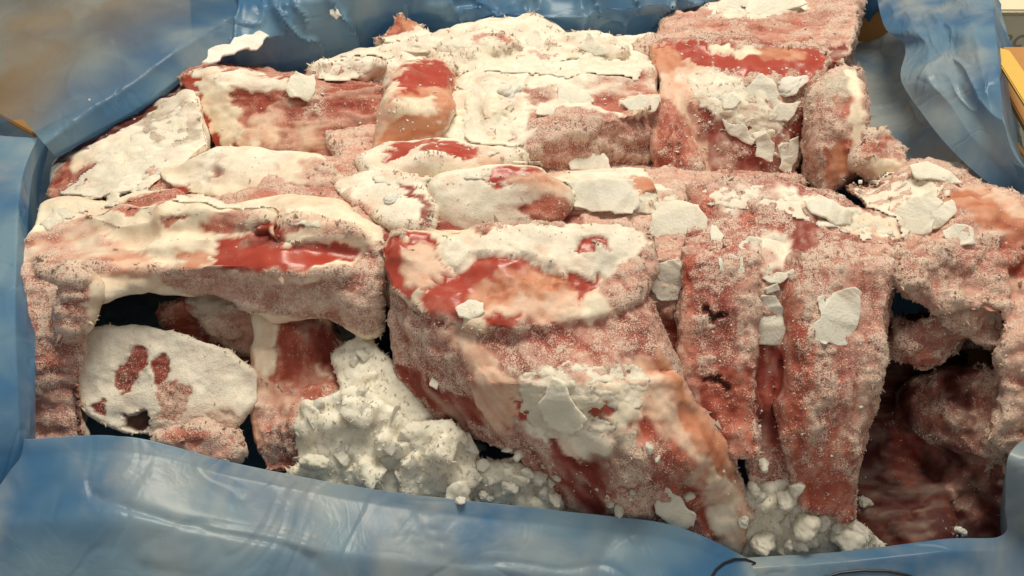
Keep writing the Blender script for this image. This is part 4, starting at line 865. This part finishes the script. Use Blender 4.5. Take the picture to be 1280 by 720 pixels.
bed('ice_heap', 'pale rounded ice block beside the biggest ice mass', 411, [(510,540,'y',-10.4),(560,535,'y',-10.6),(590,570,'y',-11.2),(585,625,'y',-12.6),(510,620,'y',-12.6),(550,580,'y',-6)], .013, 8)
bed('ice_heap', 'cloudy frost slope between the grey plate and the big shank', 421, [(425,445,'y',-5.2),(455,425,'y',-4.8),(485,470,'y',-6.6),(530,520,'y',-9.2),(500,540,'y',-9.8),(440,510,'y',-8.6),(460,470,'y',-2)], .009, 9)
bed('ice_heap', 'crumbly ice bed at the rim under the big shank', 431, [(585,585,'y',-11.4),(640,585,'y',-11.8),(690,598,'y',-12.2),(705,650,'y',-13.2),(590,645,'y',-13.0),(640,610,'y',-7)], .009, 16)
bed('ice_heap', 'ice bed in the corner between shank tip and rib ends', 441, [(925,620,'y',-11.4),(985,600,'y',-11.0),(1060,650,'y',-11.8),(1100,690,'y',-12.2),(1020,710,'y',-13),(930,710,'y',-13),(1000,650,'y',-8)], .011, 14)
# crushed ice: angular pieces, each lying on what is below it
CM = []
for k in range(7):
    bm = bmesh.new()
    for _ in range(13):
        d = rng.normal(0, 1, 3); d /= np.linalg.norm(d); bm.verts.new(d*np.array([1, rng.uniform(.7, 1), rng.uniform(.45, .8)])*rng.uniform(.8, 1))
    r_ = bmesh.ops.convex_hull(bm, input=bm.verts, use_existing_faces=False)
    bmesh.ops.delete(bm, geom=[g for g in r_['geom_interior'] if isinstance(g, bmesh.types.BMVert)], context='VERTS')
    v_, f_ = remesh(bm, .07, 2); n_, _ = normals(v_, f_)
    v_ = v_ + n_*(fbm(v_, .35, 500+k, 2)*.05)[:,None]
    CM.append(np_mesh('ice_piece', v_, f_, M['lump']))
def pieces(poly, n, lo, hi, label, group, flat=1.0):
    xs = [p[0] for p in poly]; ys = [p[1] for p in poly]; c = 0; tries = 0; got = []
    while c < n and tries < 4000:
        tries += 1; x = rng.uniform(min(xs), max(xs)); y = rng.uniform(min(ys), max(ys)); r = lo*(hi/lo)**rng.random()
        if not inpoly(np.array([x]), np.array([y]), poly)[0] or any((x-a)**2+(y-b)**2 < (.62*(r+q))**2 for a, b, q in got): continue
        h = hit(x, y)
        if not h: continue
        got.append((x, y, r)); c += 1; m = r*h[2]/FPX
        o = bpy.data.objects.new('ice_piece', CM[rng.integers(7)]); nn = h[1] if h[1].dot(ray(x, y)) < 0 else -h[1]
        o.location = h[0] - nn*m*.15; o.scale = (m, m, m*flat); o.rotation_euler = rng.uniform(0, 6.28, 3) if flat == 1 else (nn + Vector(rng.normal(0, .45, 3))).to_track_quat('Z', 'Y').to_euler()
        o['label'] = label; o['category'] = 'ice piece'; o['group'] = group; link(o)
pieces([(385,505),(440,490),(500,520),(590,545),(590,618),(510,610),(430,600),(375,588)], 6, 18, 30, 'crushed ice piece lying in the big heap left of the shank', 'crushed ice in the big heap')
pieces([(375,515),(420,490),(470,470),(530,520),(590,545),(595,615),(510,610),(430,600),(370,588)], 26, 9, 24, 'thin ice plate lying flat on the big heap left of the shank', 'thin ice plates on the big heap', .3)
pieces([(590,575),(640,560),(700,590),(705,640),(600,636)], 10, 8, 16, 'thin ice plate in the crumbly bed at the foot of the shank', 'thin ice plates at the foot of the shank', .35)
pieces([(930,605),(985,595),(1060,645),(1095,680),(1020,690),(930,690)], 8, 9, 20, 'thin ice plate in the corner below the ribs', 'thin ice plates below the ribs', .35)
pieces([(425,430),(460,428),(500,490),(535,530),(480,520),(440,500)], 3, 12, 20, 'crushed ice piece on the slope under the grey ice plate', 'crushed ice on the slope')
pieces([(590,575),(640,560),(700,590),(705,640),(600,636)], 9, 11, 20, 'crushed ice piece in the crumbly bed at the foot of the shank', 'crushed ice at the foot of the shank')
pieces([(930,610),(985,600),(1060,650),(1100,680),(1020,690),(930,690)], 6, 14, 24, 'crushed ice piece in the corner below the ribs', 'crushed ice below the ribs')
pieces([(700,545),(800,540),(890,640),(890,680),(780,650),(720,640)], 5, 6, 12, 'crushed ice bit clinging to the lower shank', 'crushed ice on the shank')
lump(392, 580, 24, 'rounded white lump at the left foot of the biggest ice mass')
for x, y, r, lab in [(600,562,16,'rough ice lump lying on the dark side of the big shank'),(650,566,12,'small ice lump at the shank, above the crumbly bed'),(672,598,16,'ice lump at the right end of the crumbly bed'),(636,606,17,'central ice lump of the crumbly bed under the shank'),
                     (606,622,14,'left ice lump of the crumbly bed under the shank'),(692,625,12,'ice pebble at the film edge, right end of the crumbly bed'),(575,626,10,'ice pebble at the film between the pale block and the crumbly bed'),(697,598,8,'tiny ice pebble wedged beside the shank above the film')]:
    lump(x, y, r, lab)
for x, y, r, lab in [(955,675,26,'large round ice lump at the rim right of the shank tip'),(1008,650,27,'large ice lump below the ribs at the front rim'),(1060,668,27,'rightmost large ice lump at the front rim, below the right rib'),
                     (985,622,18,'ice lump tucked under the left rib end'),(940,612,15,'ice lump between the shank and the left rib'),(988,682,10,'small ice pebble between the two large lumps at the rim'),(930,650,11,'small ice pebble beside the shank tip'),
                     (1078,628,11,'ice chip at the foot of the right rib, by the dark red block'),(955,580,12,'frosty lump in the groove foot between the ribs'),
                     (982,108,24,'fluffy white snow lump on the orange-topped block'),(635,118,26,'tall fluffy white snow patch on the speckled slab'),(487,248,15,'bright snow tuft on the flat white plate'),
                     (860,620,13,'ice lump beside the grey-white flake on the shank'),(775,635,12,'small ice lump low on the shank near the front film')]:
    sn = 'snow' in lab or 'fluffy' in lab
    lump(x, y, r, lab, mat='snow' if sn else 'lump', squash=.45 if sn else .8, cat='snow lump' if sn else 'ice lump', name='snow_lump' if sn else 'ice_lump', sink=.1 if sn else .45)
lump(1198, 663, 9, 'white ice chip stuck on the film edge at the right front', mat='snow')
# crumbs too many and too small to count
V = []; F = []; k = 0; base = LB[0]
def crumbs(poly, n, lo, hi):
    global k
    xs = [p[0] for p in poly]; ys = [p[1] for p in poly]; c = 0
    while c < n:
        x = random.uniform(min(xs), max(xs)); y = random.uniform(min(ys), max(ys)); c += 1
        if not inpoly(np.array([x]), np.array([y]), poly)[0]: continue
        h = hit(x, y)
        if not h: continue
        s = random.uniform(lo, hi)*.5; d = rng.normal(0, 1, (8, 3)); d /= np.linalg.norm(d, axis=1, keepdims=True)
        if random.random() < .5: s *= .6
        d = np.array([[1,1,0],[-1,1,0],[-1,-1,0],[1,-1,0],[0,0,1],[0,0,-1]])*rng.uniform(.5, 1.1, (6, 1)); d = d*np.array([1, 1, random.choice((1, .35, .35))]); d = d @ np.array(Matrix.Rotation(random.uniform(0, 6.28), 3, Vector(rng.normal(0, 1, 3)).normalized()))
        V.append(np.array(h[0]) + d*s)
        F.append(np.array([[0,1,4],[1,2,4],[2,3,4],[3,0,4],[1,0,5],[2,1,5],[3,2,5],[0,3,5]]) + k); k += 6
crumbs([(850,85),(1010,85),(1010,220),(840,220)], 350, 0.0006, 0.0034)
crumbs([(350,30),(820,40),(820,130),(560,200),(360,120)], 750, 0.0006, 0.0030)
crumbs([(60,110),(240,100),(480,180),(480,330),(20,340)], 300, 0.0005, 0.0019)
crumbs([(340,480),(700,560),(920,700),(560,640),(360,600)], 450, 0.0008, 0.0034)
crumbs([(850,230),(1120,260),(1080,640),(900,640)], 350, 0.0005, 0.0023)
crumbs([(900,560),(1100,620),(1080,700),(920,700)], 150, 0.0008, 0.0030)
crumbs([(420,200),(820,200),(810,300),(480,300)], 250, 0.0005, 0.0021)
crumbs([(1040,210),(1280,230),(1270,560),(1100,380)], 250, 0.0006, 0.0026)
crumbs([(800,-10),(1060,-10),(1060,80),(820,70)], 150, 0.0006, 0.0026)
me = np_mesh('ice_crumbs', np.concatenate(V), np.concatenate(F), M['snow'], None, False)
o = link(bpy.data.objects.new('ice_crumbs', me)); o['kind'] = 'stuff'; o['label'] = 'tiny loose ice crumbs scattered over the meat'; o['category'] = 'ice crumbs'

# thin dark curves lying on the front film
def line(pts, r):
    q = []
    for x, y in pts:
        d = ray(x, y).normalized(); b = None
        for f in FILMS[:2]:
            h = f.ray_cast(CAM, d)
            if h[0] is not None and (b is None or h[3] < b[1]): b = (h[0], h[3])
        if b: q.append(b[0] - d*.0008)
    if len(q) < 2: return
    c = bpy.data.curves.new('t', 'CURVE'); c.dimensions = '3D'; c.bevel_depth = r; c.bevel_resolution = 2; s = c.splines.new('POLY'); s.points.add(len(q)-1)
    for p, a in zip(s.points, q): p.co = (*(a-liner.location), 1)
    t = bpy.data.objects.new('t', c); COL.objects.link(t); me = bpy.data.meshes.new_from_object(t.evaluated_get(bpy.context.evaluated_depsgraph_get())); bpy.data.objects.remove(t)
    me.materials.clear(); me.materials.append(M['black']); o = link(bpy.data.objects.new('dark_line', me), liner); o['label'] = 'dark curved line on the front film'
line([(888,724),(895,712),(905,704),(918,699),(932,699),(944,704)], .0008)
line([(1030,722),(1050,716),(1080,713),(1110,714),(1135,719),(1150,726)], .0008)
